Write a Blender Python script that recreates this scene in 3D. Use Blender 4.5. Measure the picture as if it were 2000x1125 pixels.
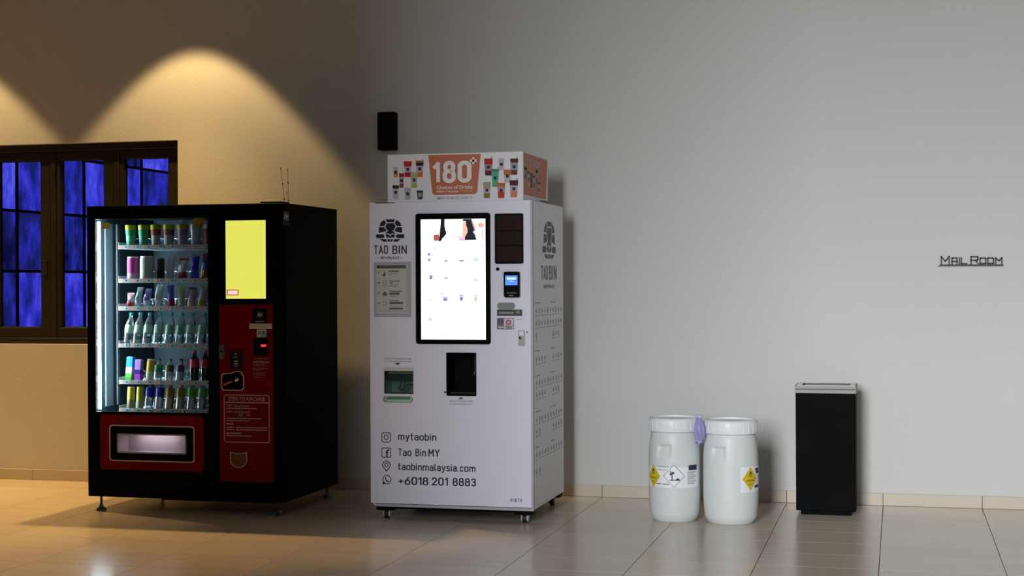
import bpy, bmesh, math, random
from mathutils import Vector, Matrix, Euler
random.seed(7)
D = bpy.data
SC = bpy.context.scene
COL = SC.collection
for o in list(D.objects):
    D.objects.remove(o)

# ------------------------------------------------------------------ camera
F_PX = 3000.0
YAW, PITCH, ROLL, CAMH = 0.2461, -0.0038, -0.0043, 1.42
_fw = Vector((-math.sin(YAW)*math.cos(PITCH), math.cos(YAW)*math.cos(PITCH), math.sin(PITCH)))
_rt = Vector((math.cos(YAW), math.sin(YAW), 0))
_up = _rt.cross(_fw)
RT = _rt*math.cos(ROLL) + _up*math.sin(ROLL)
UP = _up*math.cos(ROLL) - _rt*math.sin(ROLL)
FW = _fw
cam_d = D.cameras.new('camera'); cam = D.objects.new('camera', cam_d); COL.objects.link(cam)
cam_d.sensor_width = 36.0; cam_d.sensor_fit = 'HORIZONTAL'; cam_d.lens = F_PX/2000*36
cam_d.clip_end = 200
m4 = Matrix((RT, UP, -FW)).transposed().to_4x4(); m4.translation = (0, 0, CAMH)
cam.matrix_world = m4
SC.camera = cam

# ------------------------------------------------------------------ world, lights, exposure
W = 9.9707                     # distance of the back wall
wd = D.worlds.new('world'); SC.world = wd; wd.use_nodes = True
wd.node_tree.nodes['Background'].inputs[0].default_value = (0.75, 0.87, 1.0, 1)
wd.node_tree.nodes['Background'].inputs[1].default_value = 0.2
vs = SC.view_settings
vs.view_transform = 'Standard'; vs.look = 'None'; vs.gamma = 1.0; vs.use_curve_mapping = False
vs.exposure = 0.0

def area(name, loc, rot, sx, sy, power, col):
    l = D.lights.new(name, 'AREA'); l.shape = 'RECTANGLE'; l.size = sx; l.size_y = sy
    l.energy = power; l.color = col
    o = D.objects.new(name, l); COL.objects.link(o); o.location = loc; o.rotation_euler = rot
    return o
# daylight beyond the entrance opening behind the camera
DAY_X, DAY_Y = -2.6, -14.0
area('daylight', (DAY_X, DAY_Y, 5.6), (math.radians(82), 0, math.radians(-4)), 3.4, 7.0, 4550, (0.93, 0.97, 1.0))
def spot(name, loc, power, col, ang, blend):
    l = D.lights.new(name, 'SPOT'); l.energy = power; l.color = col; l.spot_size = math.radians(ang)
    l.spot_blend = blend; l.shadow_soft_size = 0.035
    o = D.objects.new(name, l); COL.objects.link(o); o.location = loc
    return o
WARM = (1.0, 0.58, 0.175)
LAMP_D, LAMP_H = 0.63, 3.83
for lx in (-4.80, -6.76, -8.72):
    spot('downlight', (lx, W-LAMP_D, LAMP_H), 145, (1.0, .645, .26), 80, 0.2)          # field of the reflector
    spot('floor_fill_spot', (lx, W-LAMP_D, LAMP_H), 295, WARM, 76, 0.85).rotation_euler = (math.radians(-10), 0, 0)   # added spot, tilted into the room to brighten the floor

# ------------------------------------------------------------------ pixel -> plane helpers
def ray(px, py):
    return FW + RT*((px-1000)/F_PX) + UP*((562.5-py)/F_PX)
def onY(px, py, Y):
    d = ray(px, py); t = Y/d.y
    return Vector((d.x*t, Y, CAMH+d.z*t))
def onX(px, py, X):
    d = ray(px, py); t = X/d.x
    return Vector((X, d.y*t, CAMH+d.z*t))
def onF(px, py, z=0):
    d = ray(px, py); t = (z-CAMH)/d.z
    return Vector((d.x*t, d.y*t, z))

# ------------------------------------------------------------------ materials
def lin(c):
    return tuple((x/12.92 if x <= .04045 else ((x+.055)/1.055)**2.4) for x in c)
def rgb(r, g, b):
    return lin((r/255, g/255, b/255))
MATS = {}
def mat(name, col, rough=.5, metal=0., spec=.5, emit=None, es=0., var=.06, scale=30., bump=0., bscale=120., coat=0.):
    if name in MATS: return MATS[name]
    m = D.materials.new(name); m.use_nodes = True; nt = m.node_tree; b = nt.nodes['Principled BSDF']
    b.inputs['Roughness'].default_value = rough; b.inputs['Metallic'].default_value = metal
    b.inputs['Specular IOR Level'].default_value = spec
    b.inputs['Coat Weight'].default_value = coat
    tc = nt.nodes.new('ShaderNodeTexCoord')
    nz = nt.nodes.new('ShaderNodeTexNoise'); nz.inputs['Scale'].default_value = scale; nz.inputs['Detail'].default_value = 4
    nt.links.new(tc.outputs['Object'], nz.inputs['Vector'])
    rp = nt.nodes.new('ShaderNodeMix'); rp.data_type = 'RGBA'
    rp.inputs[6].default_value = (*[c*(1-var) for c in col], 1); rp.inputs[7].default_value = (*[min(1, c*(1+var)) for c in col], 1)
    nt.links.new(nz.outputs[0], rp.inputs[0]); nt.links.new(rp.outputs[2], b.inputs['Base Color'])
    if bump:
        n2 = nt.nodes.new('ShaderNodeTexNoise'); n2.inputs['Scale'].default_value = bscale; n2.inputs['Detail'].default_value = 3
        nt.links.new(tc.outputs['Object'], n2.inputs['Vector'])
        bp = nt.nodes.new('ShaderNodeBump'); bp.inputs['Strength'].default_value = bump; bp.inputs['Distance'].default_value = .004
        nt.links.new(n2.outputs[0], bp.inputs['Height']); nt.links.new(bp.outputs[0], b.inputs['Normal'])
    if emit is not None:
        b.inputs['Emission Color'].default_value = (*emit, 1); b.inputs['Emission Strength'].default_value = es
    MATS[name] = m
    return m
def clear_mat(name, tint, gl=.08, rough=.05, haze=0.):
    """thin clear plastic or glass: straight-through transmission with a Fresnel gloss"""
    if name in MATS: return MATS[name]
    m = D.materials.new(name); m.use_nodes = True; nt = m.node_tree
    nt.nodes.remove(nt.nodes['Principled BSDF']); out = nt.nodes['Material Output']
    t = nt.nodes.new('ShaderNodeBsdfTransparent'); t.inputs[0].default_value = (*tint, 1)
    g = nt.nodes.new('ShaderNodeBsdfGlossy'); g.inputs['Roughness'].default_value = rough
    lw = nt.nodes.new('ShaderNodeFresnel'); lw.inputs[0].default_value = 1.45
    mx = nt.nodes.new('ShaderNodeMixShader')
    mul = nt.nodes.new('ShaderNodeMath'); mul.operation = 'MULTIPLY_ADD'; mul.inputs[1].default_value = 1.0; mul.inputs[2].default_value = gl
    nt.links.new(lw.outputs[0], mul.inputs[0]); nt.links.new(mul.outputs[0], mx.inputs[0])
    src = t.outputs[0]
    if haze:
        df = nt.nodes.new('ShaderNodeBsdfDiffuse'); df.inputs[0].default_value = (*[min(1, .25+.75*c) for c in tint], 1)
        mh = nt.nodes.new('ShaderNodeMixShader'); mh.inputs[0].default_value = haze
        nt.links.new(t.outputs[0], mh.inputs[1]); nt.links.new(df.outputs[0], mh.inputs[2]); src = mh.outputs[0]
    nt.links.new(src, mx.inputs[1]); nt.links.new(g.outputs[0], mx.inputs[2]); nt.links.new(mx.outputs[0], out.inputs[0])
    MATS[name] = m
    return m

# ------------------------------------------------------------------ mesh builder
def wpos(o):
    p = Vector((0, 0, 0))
    while o is not None:
        p += o.location; o = o.parent
    return p
class MB:
    def __init__(s): s.v = []; s.f = []; s.m = []
    def add(s, vs_, fs, mi=0):
        n = len(s.v); s.v += [tuple(v) for v in vs_]
        for f in fs: s.f.append([i+n for i in f]); s.m.append(mi)
        return s
    def box(s, x0, x1, y0, y1, z0, z1, mi=0):
        v = [(x, y, z) for z in (z0, z1) for y in (y0, y1) for x in (x0, x1)]
        return s.add(v, [(0, 2, 3, 1), (4, 5, 7, 6), (0, 1, 5, 4), (2, 6, 7, 3), (0, 4, 6, 2), (1, 3, 7, 5)], mi)
    def prism(s, poly, dvec, mi=0):
        """poly: list of 3d points (planar), extruded along dvec"""
        n = len(poly); d = Vector(dvec); a = [Vector(p) for p in poly]; b = [p+d for p in a]
        fs = [list(range(n))[::-1], list(range(n, 2*n))] + [(i, (i+1) % n, (i+1) % n+n, i+n) for i in range(n)]
        return s.add(a+b, fs, mi)
    def lathe(s, prof, cx=0, cy=0, cz=0, seg=24, mi=0, cap=True, sx=1, sy=1):
        v = []; fs = []; n = len(prof)
        for k in range(seg):
            a = 2*math.pi*k/seg
            for r, z in prof: v.append((cx+r*math.cos(a)*sx, cy+r*math.sin(a)*sy, cz+z))
        for k in range(seg):
            k2 = (k+1) % seg
            for i in range(n-1): fs.append((k*n+i, k2*n+i, k2*n+i+1, k*n+i+1))
        if cap:
            if prof[0][0] > 1e-5: fs.append([k*n for k in range(seg)][::-1])
            if prof[-1][0] > 1e-5: fs.append([k*n+n-1 for k in range(seg)])
        return s.add(v, fs, mi)
    def tube(s, pts, r, seg=8, mi=0, closed=False):
        pts = [Vector(p) for p in pts]; n = len(pts); v = []; fs = []
        for i, p in enumerate(pts):
            a = pts[i-1] if (i > 0 or closed) else p; b = pts[(i+1) % n] if (i < n-1 or closed) else p
            t = (b-a).normalized(); ref = Vector((0, 0, 1)) if abs(t.z) < .9 else Vector((1, 0, 0))
            u = t.cross(ref).normalized(); w = t.cross(u)
            rr = r[i] if isinstance(r, (list, tuple)) else r
            for k in range(seg):
                an = 2*math.pi*k/seg; v.append(p+(u*math.cos(an)+w*math.sin(an))*rr)
        for i in range(n if closed else n-1):
            j = (i+1) % n
            for k in range(seg):
                k2 = (k+1) % seg; fs.append((i*seg+k, i*seg+k2, j*seg+k2, j*seg+k))
        if not closed:
            fs.append(list(range(seg))[::-1]); fs.append(list(range((n-1)*seg, n*seg)))
        return s.add(v, fs, mi)
    def plate(s, x0, x1, z0, z1, y0, y1, holes, mi=0):
        """vertical plate in XZ with rectangular holes (hx0,hx1,hz0,hz1)"""
        xs = sorted({x0, x1, *[h[0] for h in holes], *[h[1] for h in holes]})
        zs = sorted({z0, z1, *[h[2] for h in holes], *[h[3] for h in holes]})
        xs = [x for x in xs if x0 <= x <= x1]; zs = [z for z in zs if z0 <= z <= z1]
        solid = {}
        for i in range(len(xs)-1):
            for k in range(len(zs)-1):
                cx = (xs[i]+xs[i+1])/2; cz = (zs[k]+zs[k+1])/2
                solid[i, k] = not any(h[0] < cx < h[1] and h[2] < cz < h[3] for h in holes)
        for (i, k), sd in solid.items():
            if not sd: continue
            a, b, c, d = xs[i], xs[i+1], zs[k], zs[k+1]
            s.add([(a, y0, c), (b, y0, c), (b, y0, d), (a, y0, d)], [(0, 1, 2, 3)], mi)
            s.add([(a, y1, c), (b, y1, c), (b, y1, d), (a, y1, d)], [(3, 2, 1, 0)], mi)
            if not solid.get((i-1, k)): s.add([(a, y0, c), (a, y0, d), (a, y1, d), (a, y1, c)], [(0, 1, 2, 3)], mi)
            if not solid.get((i+1, k)): s.add([(b, y0, c), (b, y1, c), (b, y1, d), (b, y0, d)], [(0, 1, 2, 3)], mi)
            if not solid.get((i, k-1)): s.add([(a, y0, c), (a, y1, c), (b, y1, c), (b, y0, c)], [(0, 1, 2, 3)], mi)
            if not solid.get((i, k+1)): s.add([(a, y0, d), (b, y0, d), (b, y1, d), (a, y1, d)], [(0, 1, 2, 3)], mi)
        return s
    def build(s, name, mats, parent=None, smooth=None, bev=0, bseg=2, local=False, recalc=True):
        if not isinstance(mats, (list, tuple)): mats = [mats]
        if local: org = Vector((0, 0, 0))
        else:
            mn = [min(v[i] for v in s.v) for i in range(3)]; mxx = [max(v[i] for v in s.v) for i in range(3)]
            org = Vector(((mn[0]+mxx[0])/2, (mn[1]+mxx[1])/2, mn[2]))
        me = D.meshes.new(name)
        me.from_pydata([Vector(v)-org for v in s.v], [], s.f); me.update()
        me.polygons.foreach_set('material_index', s.m)
        for mt in mats: me.materials.append(mt)
        bm = bmesh.new(); bm.from_mesh(me)
        bmesh.ops.remove_doubles(bm, verts=bm.verts, dist=1e-6)
        if recalc: bmesh.ops.recalc_face_normals(bm, faces=bm.faces)
        if bev:
            es = [e for e in bm.edges if len(e.link_faces) == 2 and e.calc_face_angle(0) > .5]
            bmesh.ops.bevel(bm, geom=es, offset=bev, segments=bseg, affect='EDGES', profile=.5, clamp_overlap=True)
        bm.to_mesh(me); bm.free()
        if smooth is not None:
            me.polygons.foreach_set('use_smooth', [True]*len(me.polygons)); me.set_sharp_from_angle(angle=math.radians(smooth))
        o = D.objects.new(name, me); COL.objects.link(o)
        if local:
            if parent: o.parent = parent
        else:
            if parent: o.parent = parent; o.location = org-wpos(parent)
            else: o.location = org
        return o
def empty(name, loc, label=None, cat=None, group=None):
    o = D.objects.new(name, None); COL.objects.link(o); o.location = loc; o.empty_display_size = .05
    if label: tag(o, label, cat, group)
    return o
def tag(o, label, cat, group=None):
    o['label'] = label; o['category'] = cat
    if group: o['group'] = group
    return o
def struct(o): o['kind'] = 'structure'; return o

# rounded rectangle in 2d
def rrect(x0, z0, x1, z1, r, n=5):
    p = []
    for cx, cz, a0 in ((x1-r, z1-r, 0), (x0+r, z1-r, 90), (x0+r, z0+r, 180), (x1-r, z0+r, 270)):
        for k in range(n+1):
            a = math.radians(a0+90*k/n); p.append((cx+r*math.cos(a), cz+r*math.sin(a)))
    return p
def frame_poly(mb, outer, inner, place, mi=0, thick=.001, nrm=(0, -1, 0)):
    """ring between two 2d outlines with the same number of points"""
    n = len(outer); d = Vector(nrm)*thick
    a = [place(*p) for p in outer]; b = [place(*p) for p in inner]
    A = [p+d for p in a]; B = [p+d for p in b]
    v = a+b+A+B; fs = []
    for i in range(n):
        j = (i+1) % n
        fs += [(2*n+i, 2*n+j, 3*n+j, 3*n+i), (i, j, 2*n+j, 2*n+i), (n+j, n+i, 3*n+i, 3*n+j)]
    mb.add(v, fs, mi)

# text -> flat mesh
_txt = {}
def text_verts(s, bold=0.):
    if (s, bold) in _txt: return _txt[s, bold]
    cu = D.curves.new('lettering', 'FONT'); cu.body = s; cu.size = 1; cu.resolution_u = 2; cu.offset = bold; cu.extrude = 0; cu.fill_mode = 'FRONT'
    ob = D.objects.new('lettering', cu); COL.objects.link(ob)
    bpy.context.view_layer.update()
    me = D.meshes.new_from_object(ob.evaluated_get(bpy.context.evaluated_depsgraph_get()))
    v = [(x.co.x, x.co.y) for x in me.vertices]; f = [list(p.vertices) for p in me.polygons]
    D.objects.remove(ob); D.curves.remove(cu); D.meshes.remove(me)
    mnx = min(x for x, y in v); mxx = max(x for x, y in v)
    v = [((x-mnx)/(mxx-mnx), y) for x, y in v]
    _txt[s, bold] = (v, f)
    return v, f
CAP = 0.729   # cap height of the built-in font at size 1 (measured below)
def _cap():
    global CAP
    v, f = text_verts('H'); CAP = max(y for x, y in v)
_cap()
def text_add(mb, s, place, bold=0., mi=0):
    """place(u 0..1 across, h in cap heights) -> 3d point"""
    v, f = text_verts(s, bold)
    mb.add([place(x, y/CAP) for x, y in v], f, mi)
def txtY(mb, s, pl, pr, pyb, cap, Y, bold=0., mi=0):
    """text on a plane facing the viewer side (y = Y); pixel left, right, baseline (at the middle), cap height"""
    a = onY((pl+pr)/2, pyb, Y); x0 = onY(pl, pyb, Y).x; x1 = onY(pr, pyb, Y).x
    c = onY((pl+pr)/2, pyb-cap, Y).z-a.z
    text_add(mb, s, lambda u, h: Vector((x0+(x1-x0)*u, Y, a.z+c*h)), bold, mi)
def txtX(mb, s, pl, pr, pyb, cap, X, bold=0., mi=0):
    """text on a side face x = X read from the right; baseline given at the left end"""
    a = onX(pl, pyb, X); b = onX(pr, pyb, X); c = onX(pl, pyb-cap, X).z-a.z
    text_add(mb, s, lambda u, h: Vector((X, a.y+(b.y-a.y)*u, a.z+c*h)), bold, mi)
def lines_rect(mb, x0, x1, z, h, Y, mi=0):
    mb.box(x0, x1, Y, Y+.0004, z-h/2, z+h/2, mi)


# narrow technical stroke lettering for the painted contact lines
def _arc(cx, cy, rx_, ry_, a0, a1, n=6): return [(cx+rx_*math.cos(math.radians(a0+(a1-a0)*k/n)), cy+ry_*math.sin(math.radians(a0+(a1-a0)*k/n))) for k in range(n+1)]
def _loop(x0, y0, x1, y1, r): p = rrect(x0, y0, x1, y1, r, 5); return p+[p[0]]
XH = .70
STROKE = {
 'o': (.46, [_loop(0, 0, .46, XH, .2)]), 'n': (.44, [[(0, 0), (0, XH)], [(0, .45)]+_arc(.22, .46, .22, .24, 180, 0)+[(.44, 0)]]),
 'm': (.76, [[(0, 0), (0, XH)], [(0, .48)]+_arc(.19, .50, .19, .20, 180, 0)+[(.38, 0)], [(.38, .48)]+_arc(.57, .50, .19, .20, 180, 0)+[(.76, 0)]]),
 'i': (0., [[(0, 0), (0, XH)], [(0, .93), (0, .98)]]), 't': (.28, [[(.09, .98), (.09, .16)]+_arc(.24, .16, .15, .16, 180, 270), [(0, XH), (.27, XH)]]),
 'a': (.42, [[(.04, .62)]+_arc(.22, .48, .20, .22, 130, 0)+[(.42, 0)], _loop(0, 0, .42, .40, .17)]), 'b': (.45, [[(0, 0), (0, 1.)], _loop(0, 0, .45, XH, .2)]),
 'l': (.12, [[(0, 1.), (0, .12), (.04, .03), (.12, 0)]]), 's': (.40, [[(.38, .60), (.30, .70), (.11, .70), (.02, .62), (.02, .46), (.10, .39), (.30, .33), (.39, .26), (.39, .09), (.30, 0), (.09, 0), (0, .09)]]),
 'y': (.44, [[(0, XH), (.22, .02)], [(.44, XH), (.20, -.10), (.13, -.23), (0, -.25)]]), 'c': (.40, [[(.40, .56)]+_arc(.20, .48, .20, .22, 20, 180)+_arc(.20, .22, .20, .22, 180, 340)]),
 '.': (0., [[(0, .0), (0, .03)]]), '+': (.44, [[(0, .42), (.44, .42)], [(.22, .20), (.22, .64)]]), ' ': (.22, []),
 '0': (.46, [_loop(0, 0, .46, 1., .22)]), '1': (.2, [[(0, .80), (.2, 1.), (.2, 0)]]), '2': (.46, [[(.01, .74)]+_arc(.23, .76, .22, .24, 170, 0)+[(.42, .58), (0, 0), (.47, 0)]]),
 '3': (.45, [[(.02, .82)]+_arc(.22, .77, .21, .23, 150, -80)+[(.16, .54)], [(.22, .54)]+_arc(.22, .27, .23, .27, 85, -155)]), '6': (.46, [_loop(0, 0, .46, .60, .22), [(.02, .40), (.34, 1.)]]),
 '8': (.46, [_loop(0, 0, .46, .54, .21), _loop(.03, .54, .43, 1., .2)]), 'T': (.48, [[(0, 1.), (.48, 1.)], [(.24, 1.), (.24, 0)]]),
 'B': (.46, [[(0, 0), (0, 1.), (.26, 1.)]+_arc(.26, .77, .17, .23, 80, -90)+[(0, .54)], [(.26, .54)]+_arc(.26, .27, .20, .27, 80, -90)+[(0, 0)]]),
 'M': (.56, [[(0, 0), (0, 1.), (.28, .42), (.56, 1.), (.56, 0)]]), 'Y': (.50, [[(0, 1.), (.25, .45), (.5, 1.)], [(.25, .45), (.25, 0)]]),
 'A': (.52, [[(0, 0), (.26, 1.), (.52, 0)], [(.09, .28), (.43, .28)]]), 'O': (.46, [_loop(0, 0, .46, 1., .22)]), 'I': (0., [[(0, 0), (0, 1.)]]), 'N': (.50, [[(0, 0), (0, 1.), (.5, 0), (.5, 1.)]])}
def stroke_text(mb, s, place, w_=.125, gap=.20, nrm=(0, -1, 0)):
    x = 0.; segs = []
    for ch in s:
        adv, paths = STROKE[ch]
        for p in paths:
            for i in range(len(p)-1): segs.append((x+p[i][0], p[i][1], x+p[i+1][0], p[i+1][1]))
        x += adv+gap+(.04 if adv == 0 else 0)
    tot = x-gap
    for si, (x0, y0, x1, y1) in enumerate(segs):
        d = Vector((x1-x0, y1-y0)); ln_ = d.length
        if ln_ < 1e-6: continue
        d /= ln_; n_ = Vector((-d.y, d.x))*w_/2; e_ = d*w_*.42
        q_ = [Vector((x0, y0))-e_+n_, Vector((x1, y1))+e_+n_, Vector((x1, y1))+e_-n_, Vector((x0, y0))-e_-n_]
        lift_ = Vector(nrm)*(.00003*(si % 13)); mb.add([place(p.x/tot, p.y)+lift_ for p in q_], [(3, 2, 1, 0)])
def strokeY(mb, s, pl, pr, pyb, cap, Y, w_=.125, gap=.2):
    a = onY((pl+pr)/2, pyb, Y); x0 = onY(pl, pyb, Y).x; x1 = onY(pr, pyb, Y).x; c = onY((pl+pr)/2, pyb-cap, Y).z-a.z
    stroke_text(mb, s, lambda u, h: Vector((x0+(x1-x0)*u, Y, a.z+c*h)), w_, gap)
def strokeX(mb, s, pl, pr, pyb, cap, X, w_=.125, gap=.2):
    a = onX(pl, pyb, X); b = onX(pr, pyb, X); c = onX(pl, pyb-cap, X).z-a.z
    stroke_text(mb, s, lambda u, h: Vector((X, a.y+(b.y-a.y)*u, a.z+c*h)), w_, gap, (1, 0, 0))

# ------------------------------------------------------------------ common materials
M_wall = mat('wall_paint', (.60, .60, .585), rough=.85, spec=.15, var=.02, scale=1.3, bump=.25, bscale=55)
M_darkwall = mat('unseen_wall_dark', (.13, .11, .09), rough=.7, spec=.2, var=.2, scale=4)  # dark tone given to unseen walls to cut bounced light
M_ceil = mat('ceiling_paint', (.42, .40, .37), rough=.9, spec=.1, var=.02)
M_grout = mat('grout', (.03, .026, .022), rough=.9, spec=.1)
M_skirt = mat('skirting_tile', (.56, .49, .40), rough=.35, spec=.4, var=.04, scale=8)
M_black = mat('black_powder_coat', (.002, .002, .0023), rough=.55, spec=.04)
M_blackg = mat('black_gloss', (.003, .003, .004), rough=.2, spec=.15)
M_bronze = mat('bronze_frame', (.024, .019, .011), rough=.45, spec=.3)
M_steel = mat('brushed_steel', (.34, .34, .33), rough=.5, metal=.3)
M_zinc = mat('zinc_plate', (.55, .57, .58), rough=.3, metal=1.)
M_white = mat('white_plastic', (.82, .82, .82), rough=.45, spec=.4, var=.02)
M_ink = mat('black_ink', (.012, .012, .016), rough=.6, spec=.2)

# ================================================================== THE SETTING
XL, XR, YF, ZC, YC = -9.095, 3.505, -1.5, 4.1, .6
# floor: grout bed with single tiles near the machines
TW, TD, X0T = .6, .3702, -.095
fl = struct(MB().box(XL, XR, YF, W, -.12, -.003).build('floor', M_grout))
def tile_material():
    m = D.materials.new('floor_tile'); m.use_nodes = True; nt = m.node_tree; b = nt.nodes['Principled BSDF']
    b.inputs['Specular IOR Level'].default_value = .45
    tc = nt.nodes.new('ShaderNodeTexCoord'); oi = nt.nodes.new('ShaderNodeObjectInfo')
    n1 = nt.nodes.new('ShaderNodeTexNoise'); n1.inputs['Scale'].default_value = 5; n1.inputs['Detail'].default_value = 6
    mp = nt.nodes.new('ShaderNodeMapping'); mp.inputs['Scale'].default_value = (.35, 2.5, 1)
    ad = nt.nodes.new('ShaderNodeVectorMath'); ad.operation = 'MULTIPLY_ADD'; ad.inputs[1].default_value = (1, 1, 1)
    cm = nt.nodes.new('ShaderNodeCombineXYZ'); ml = nt.nodes.new('ShaderNodeMath'); ml.operation = 'MULTIPLY'; ml.inputs[1].default_value = 40
    nt.links.new(oi.outputs['Random'], ml.inputs[0]); nt.links.new(ml.outputs[0], cm.inputs[0]); nt.links.new(ml.outputs[0], cm.inputs[1])
    nt.links.new(tc.outputs['Object'], ad.inputs[0]); nt.links.new(cm.outputs[0], ad.inputs[2])
    nt.links.new(ad.outputs[0], mp.inputs[0]); nt.links.new(mp.outputs[0], n1.inputs['Vector'])
    cr = nt.nodes.new('ShaderNodeValToRGB')
    cr.color_ramp.elements[0].position = .3; cr.color_ramp.elements[0].color = (.60, .51, .425, 1)
    cr.color_ramp.elements[1].position = .7; cr.color_ramp.elements[1].color = (.64, .545, .455, 1)
    nt.links.new(n1.outputs[0], cr.inputs[0])
    hv = nt.nodes.new('ShaderNodeHueSaturation'); vr = nt.nodes.new('ShaderNodeMapRange')
    vr.inputs[3].default_value = .955; vr.inputs[4].default_value = 1.045
    nt.links.new(oi.outputs['Random'], vr.inputs[0]); nt.links.new(vr.outputs[0], hv.inputs['Value'])
    nt.links.new(cr.outputs[0], hv.inputs['Color']); nt.links.new(hv.outputs[0], b.inputs['Base Color'])
    rr = nt.nodes.new('ShaderNodeMapRange'); rr.inputs[3].default_value = .19; rr.inputs[4].default_value = .23
    nt.links.new(n1.outputs[0], rr.inputs[0]); nt.links.new(rr.outputs[0], b.inputs['Roughness'])
    return m
M_tile = tile_material()
gx, gy = .0017, .0013
t0 = None
NC = round((XR-XL)/TW); NR = 13
def tile_mb(cx, cy):
    mb = MB(); x0, x1, y0, y1 = cx-TW/2+gx, cx+TW/2-gx, cy-TD/2+gy, cy+TD/2-gy; c = .0003
    v = [(x0, y0, -.003), (x1, y0, -.003), (x1, y1, -.003), (x0, y1, -.003), (x0, y0, -c), (x1, y0, -c), (x1, y1, -c), (x0, y1, -c),
         (x0+c, y0+c, 0), (x1-c, y0+c, 0), (x1-c, y1-c, 0), (x0+c, y1-c, 0)]
    fs = [(8, 9, 10, 11)]
    for i in range(4):
        j = (i+1) % 4; fs += [(i, j, j+4, i+4), (i+4, j+4, j+8, i+8)]
    mb.add(v, fs); return mb
for r in range(NR):
    for c in range(NC):
        cx = XL+TW*(c+.5); cy = W-TD*(r+.5)
        if t0 is None:
            t0 = tile_mb(cx, cy).build('floor_tile', M_tile, fl); t = t0
        else:
            t = t0.copy(); COL.objects.link(t); t.parent = fl
        t.location = Vector((cx, cy, -.003))-wpos(fl)
far = MB(); r = NR
while W-TD*(r+1) > YF:
    for c in range(NC):
        q = tile_mb(XL+TW*(c+.5), W-TD*(r+.5)); far.add(q.v, q.f)
    r += 1
ft = far.build('floor_tile', M_tile, fl); ft['kind'] = 'stuff'

# back wall with the window opening
WX0, WX1, WZ0, WZ1 = -8.05, -4.940, .985, 2.437
TH = .22
wall_b = struct(MB().plate(XL, XR, 0, ZC, W, W+TH, [(WX0, WX1, WZ0, WZ1)]).build('wall_back', M_wall))
struct(MB().box(XL-.15, XL, YF, W+TH, 0, ZC).build('wall_left', M_darkwall))
struct(MB().box(XR, XR+.15, YF, W+TH, 0, ZC).build('wall_right', M_wall))
# entrance side behind the viewer: unseen wall, opening shaped to let daylight in and shade the left
OPX = -2.34
struct(MB().plate(XL, XR, 0, 7.5, YF-.2, YF, [(OPX, XR-.3, -.01, 7.2)]).build('wall_front', M_darkwall))
struct(MB().box(XL-.15, XR+.15, YC, W+TH, ZC, ZC+.15).build('ceiling', M_ceil))
# added tall bay, unseen, shaped so higher daylight reaches the floor
struct(MB().box(XL-.15, XR+.15, YF-.2, YC+.15, 7.5, 7.65).build('ceiling_added_bay', M_ceil))
struct(MB().box(XL-.15, XR+.15, YC, YC+.15, ZC+.15, 7.5).build('wall_added_bay', M_darkwall))
struct(MB().box(XL-.15, XL, YF-.2, YC, ZC, 7.5).build('wall_added_bay_left', M_darkwall)); struct(MB().box(XR, XR+.15, YF-.2, YC, ZC, 7.5).build('wall_added_bay_right', M_wall))
# tiled skirting along the back wall
bb = struct(MB().box(XL, XR, W-.004, W-.0005, 0, .0765).build('baseboard_back', M_grout))
s0 = None
for c in range(NC):
    cx = XL+TW*(c+.5)
    if s0 is None:
        s0 = MB().box(cx-TW/2+.0012, cx+TW/2-.0012, W-.012, W-.002, .0008, .0779).build('skirting_tile', M_skirt, bb, bev=.002, bseg=1); s = s0
    else:
        s = s0.copy(); COL.objects.link(s); s.parent = bb
    s.location = Vector((cx, W-.007, .0008))-wpos(bb)

# ---- window with casements in the back wall
YW = W+.085      # front of the sashes
win = empty('window_1', ((WX0+WX1)/2, YW, WZ0)); struct(win)
f = MB()
f.plate(WX0+.001, WX1-.001, WZ0+.001, WZ1-.001, YW-.03, YW+.07, [(WX0+.03, WX1-.03, WZ0+.045, WZ1-.05)])
xr = WX1-.03
pitch = .5085; mull = .045
n_s = 6
for k in range(1, n_s):
    x = xr-pitch*k+mull/2
    f.box(x-mull/2, x+mull/2, YW-.022, YW+.07, WZ0+.045, WZ1-.05)
f.build('frame', M_bronze, win, bev=.003, bseg=1)
M_pane = clear_mat('window_glass', (.93, .95, .98), gl=.02, rough=.02)
for k in range(n_s):
    x1 = xr-pitch*k; x0 = max(x1-pitch+mull, WX0+.031)
    if k == n_s-1: x0 = WX0+.031
    if x1-x0 < .15: continue
    z0, z1 = WZ0+.048, WZ1-.053
    sl, sr, sb, st = .034, .082, .07, .062
    sh = MB().plate(x0+.003, x1-.003, z0, z1, YW-.014, YW+.045, [(x0+sl, x1-sr, z0+sb, z1-st)])
    sh.plate(x0+sl-.012, x1-sr+.012, z0+sb-.012, z1-st+.012, YW+.004, YW+.03, [(x0+sl+.006, x1-sr-.006, z0+sb+.006, z1-st-.006)])
    so = sh.build('sash', M_bronze, win, bev=.002, bseg=1)
    MB().box(x0+sl-.004, x1-sr+.004, YW+.012, YW+.018, z0+sb-.004, z1-st+.004).build('pane', M_pane, so)
    MB().box(x1-sr*.75, x1-sr*.35, YW-.024, YW-.014, z0+.45, z0+.56).build('handle', M_bronze, so, bev=.003)

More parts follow.
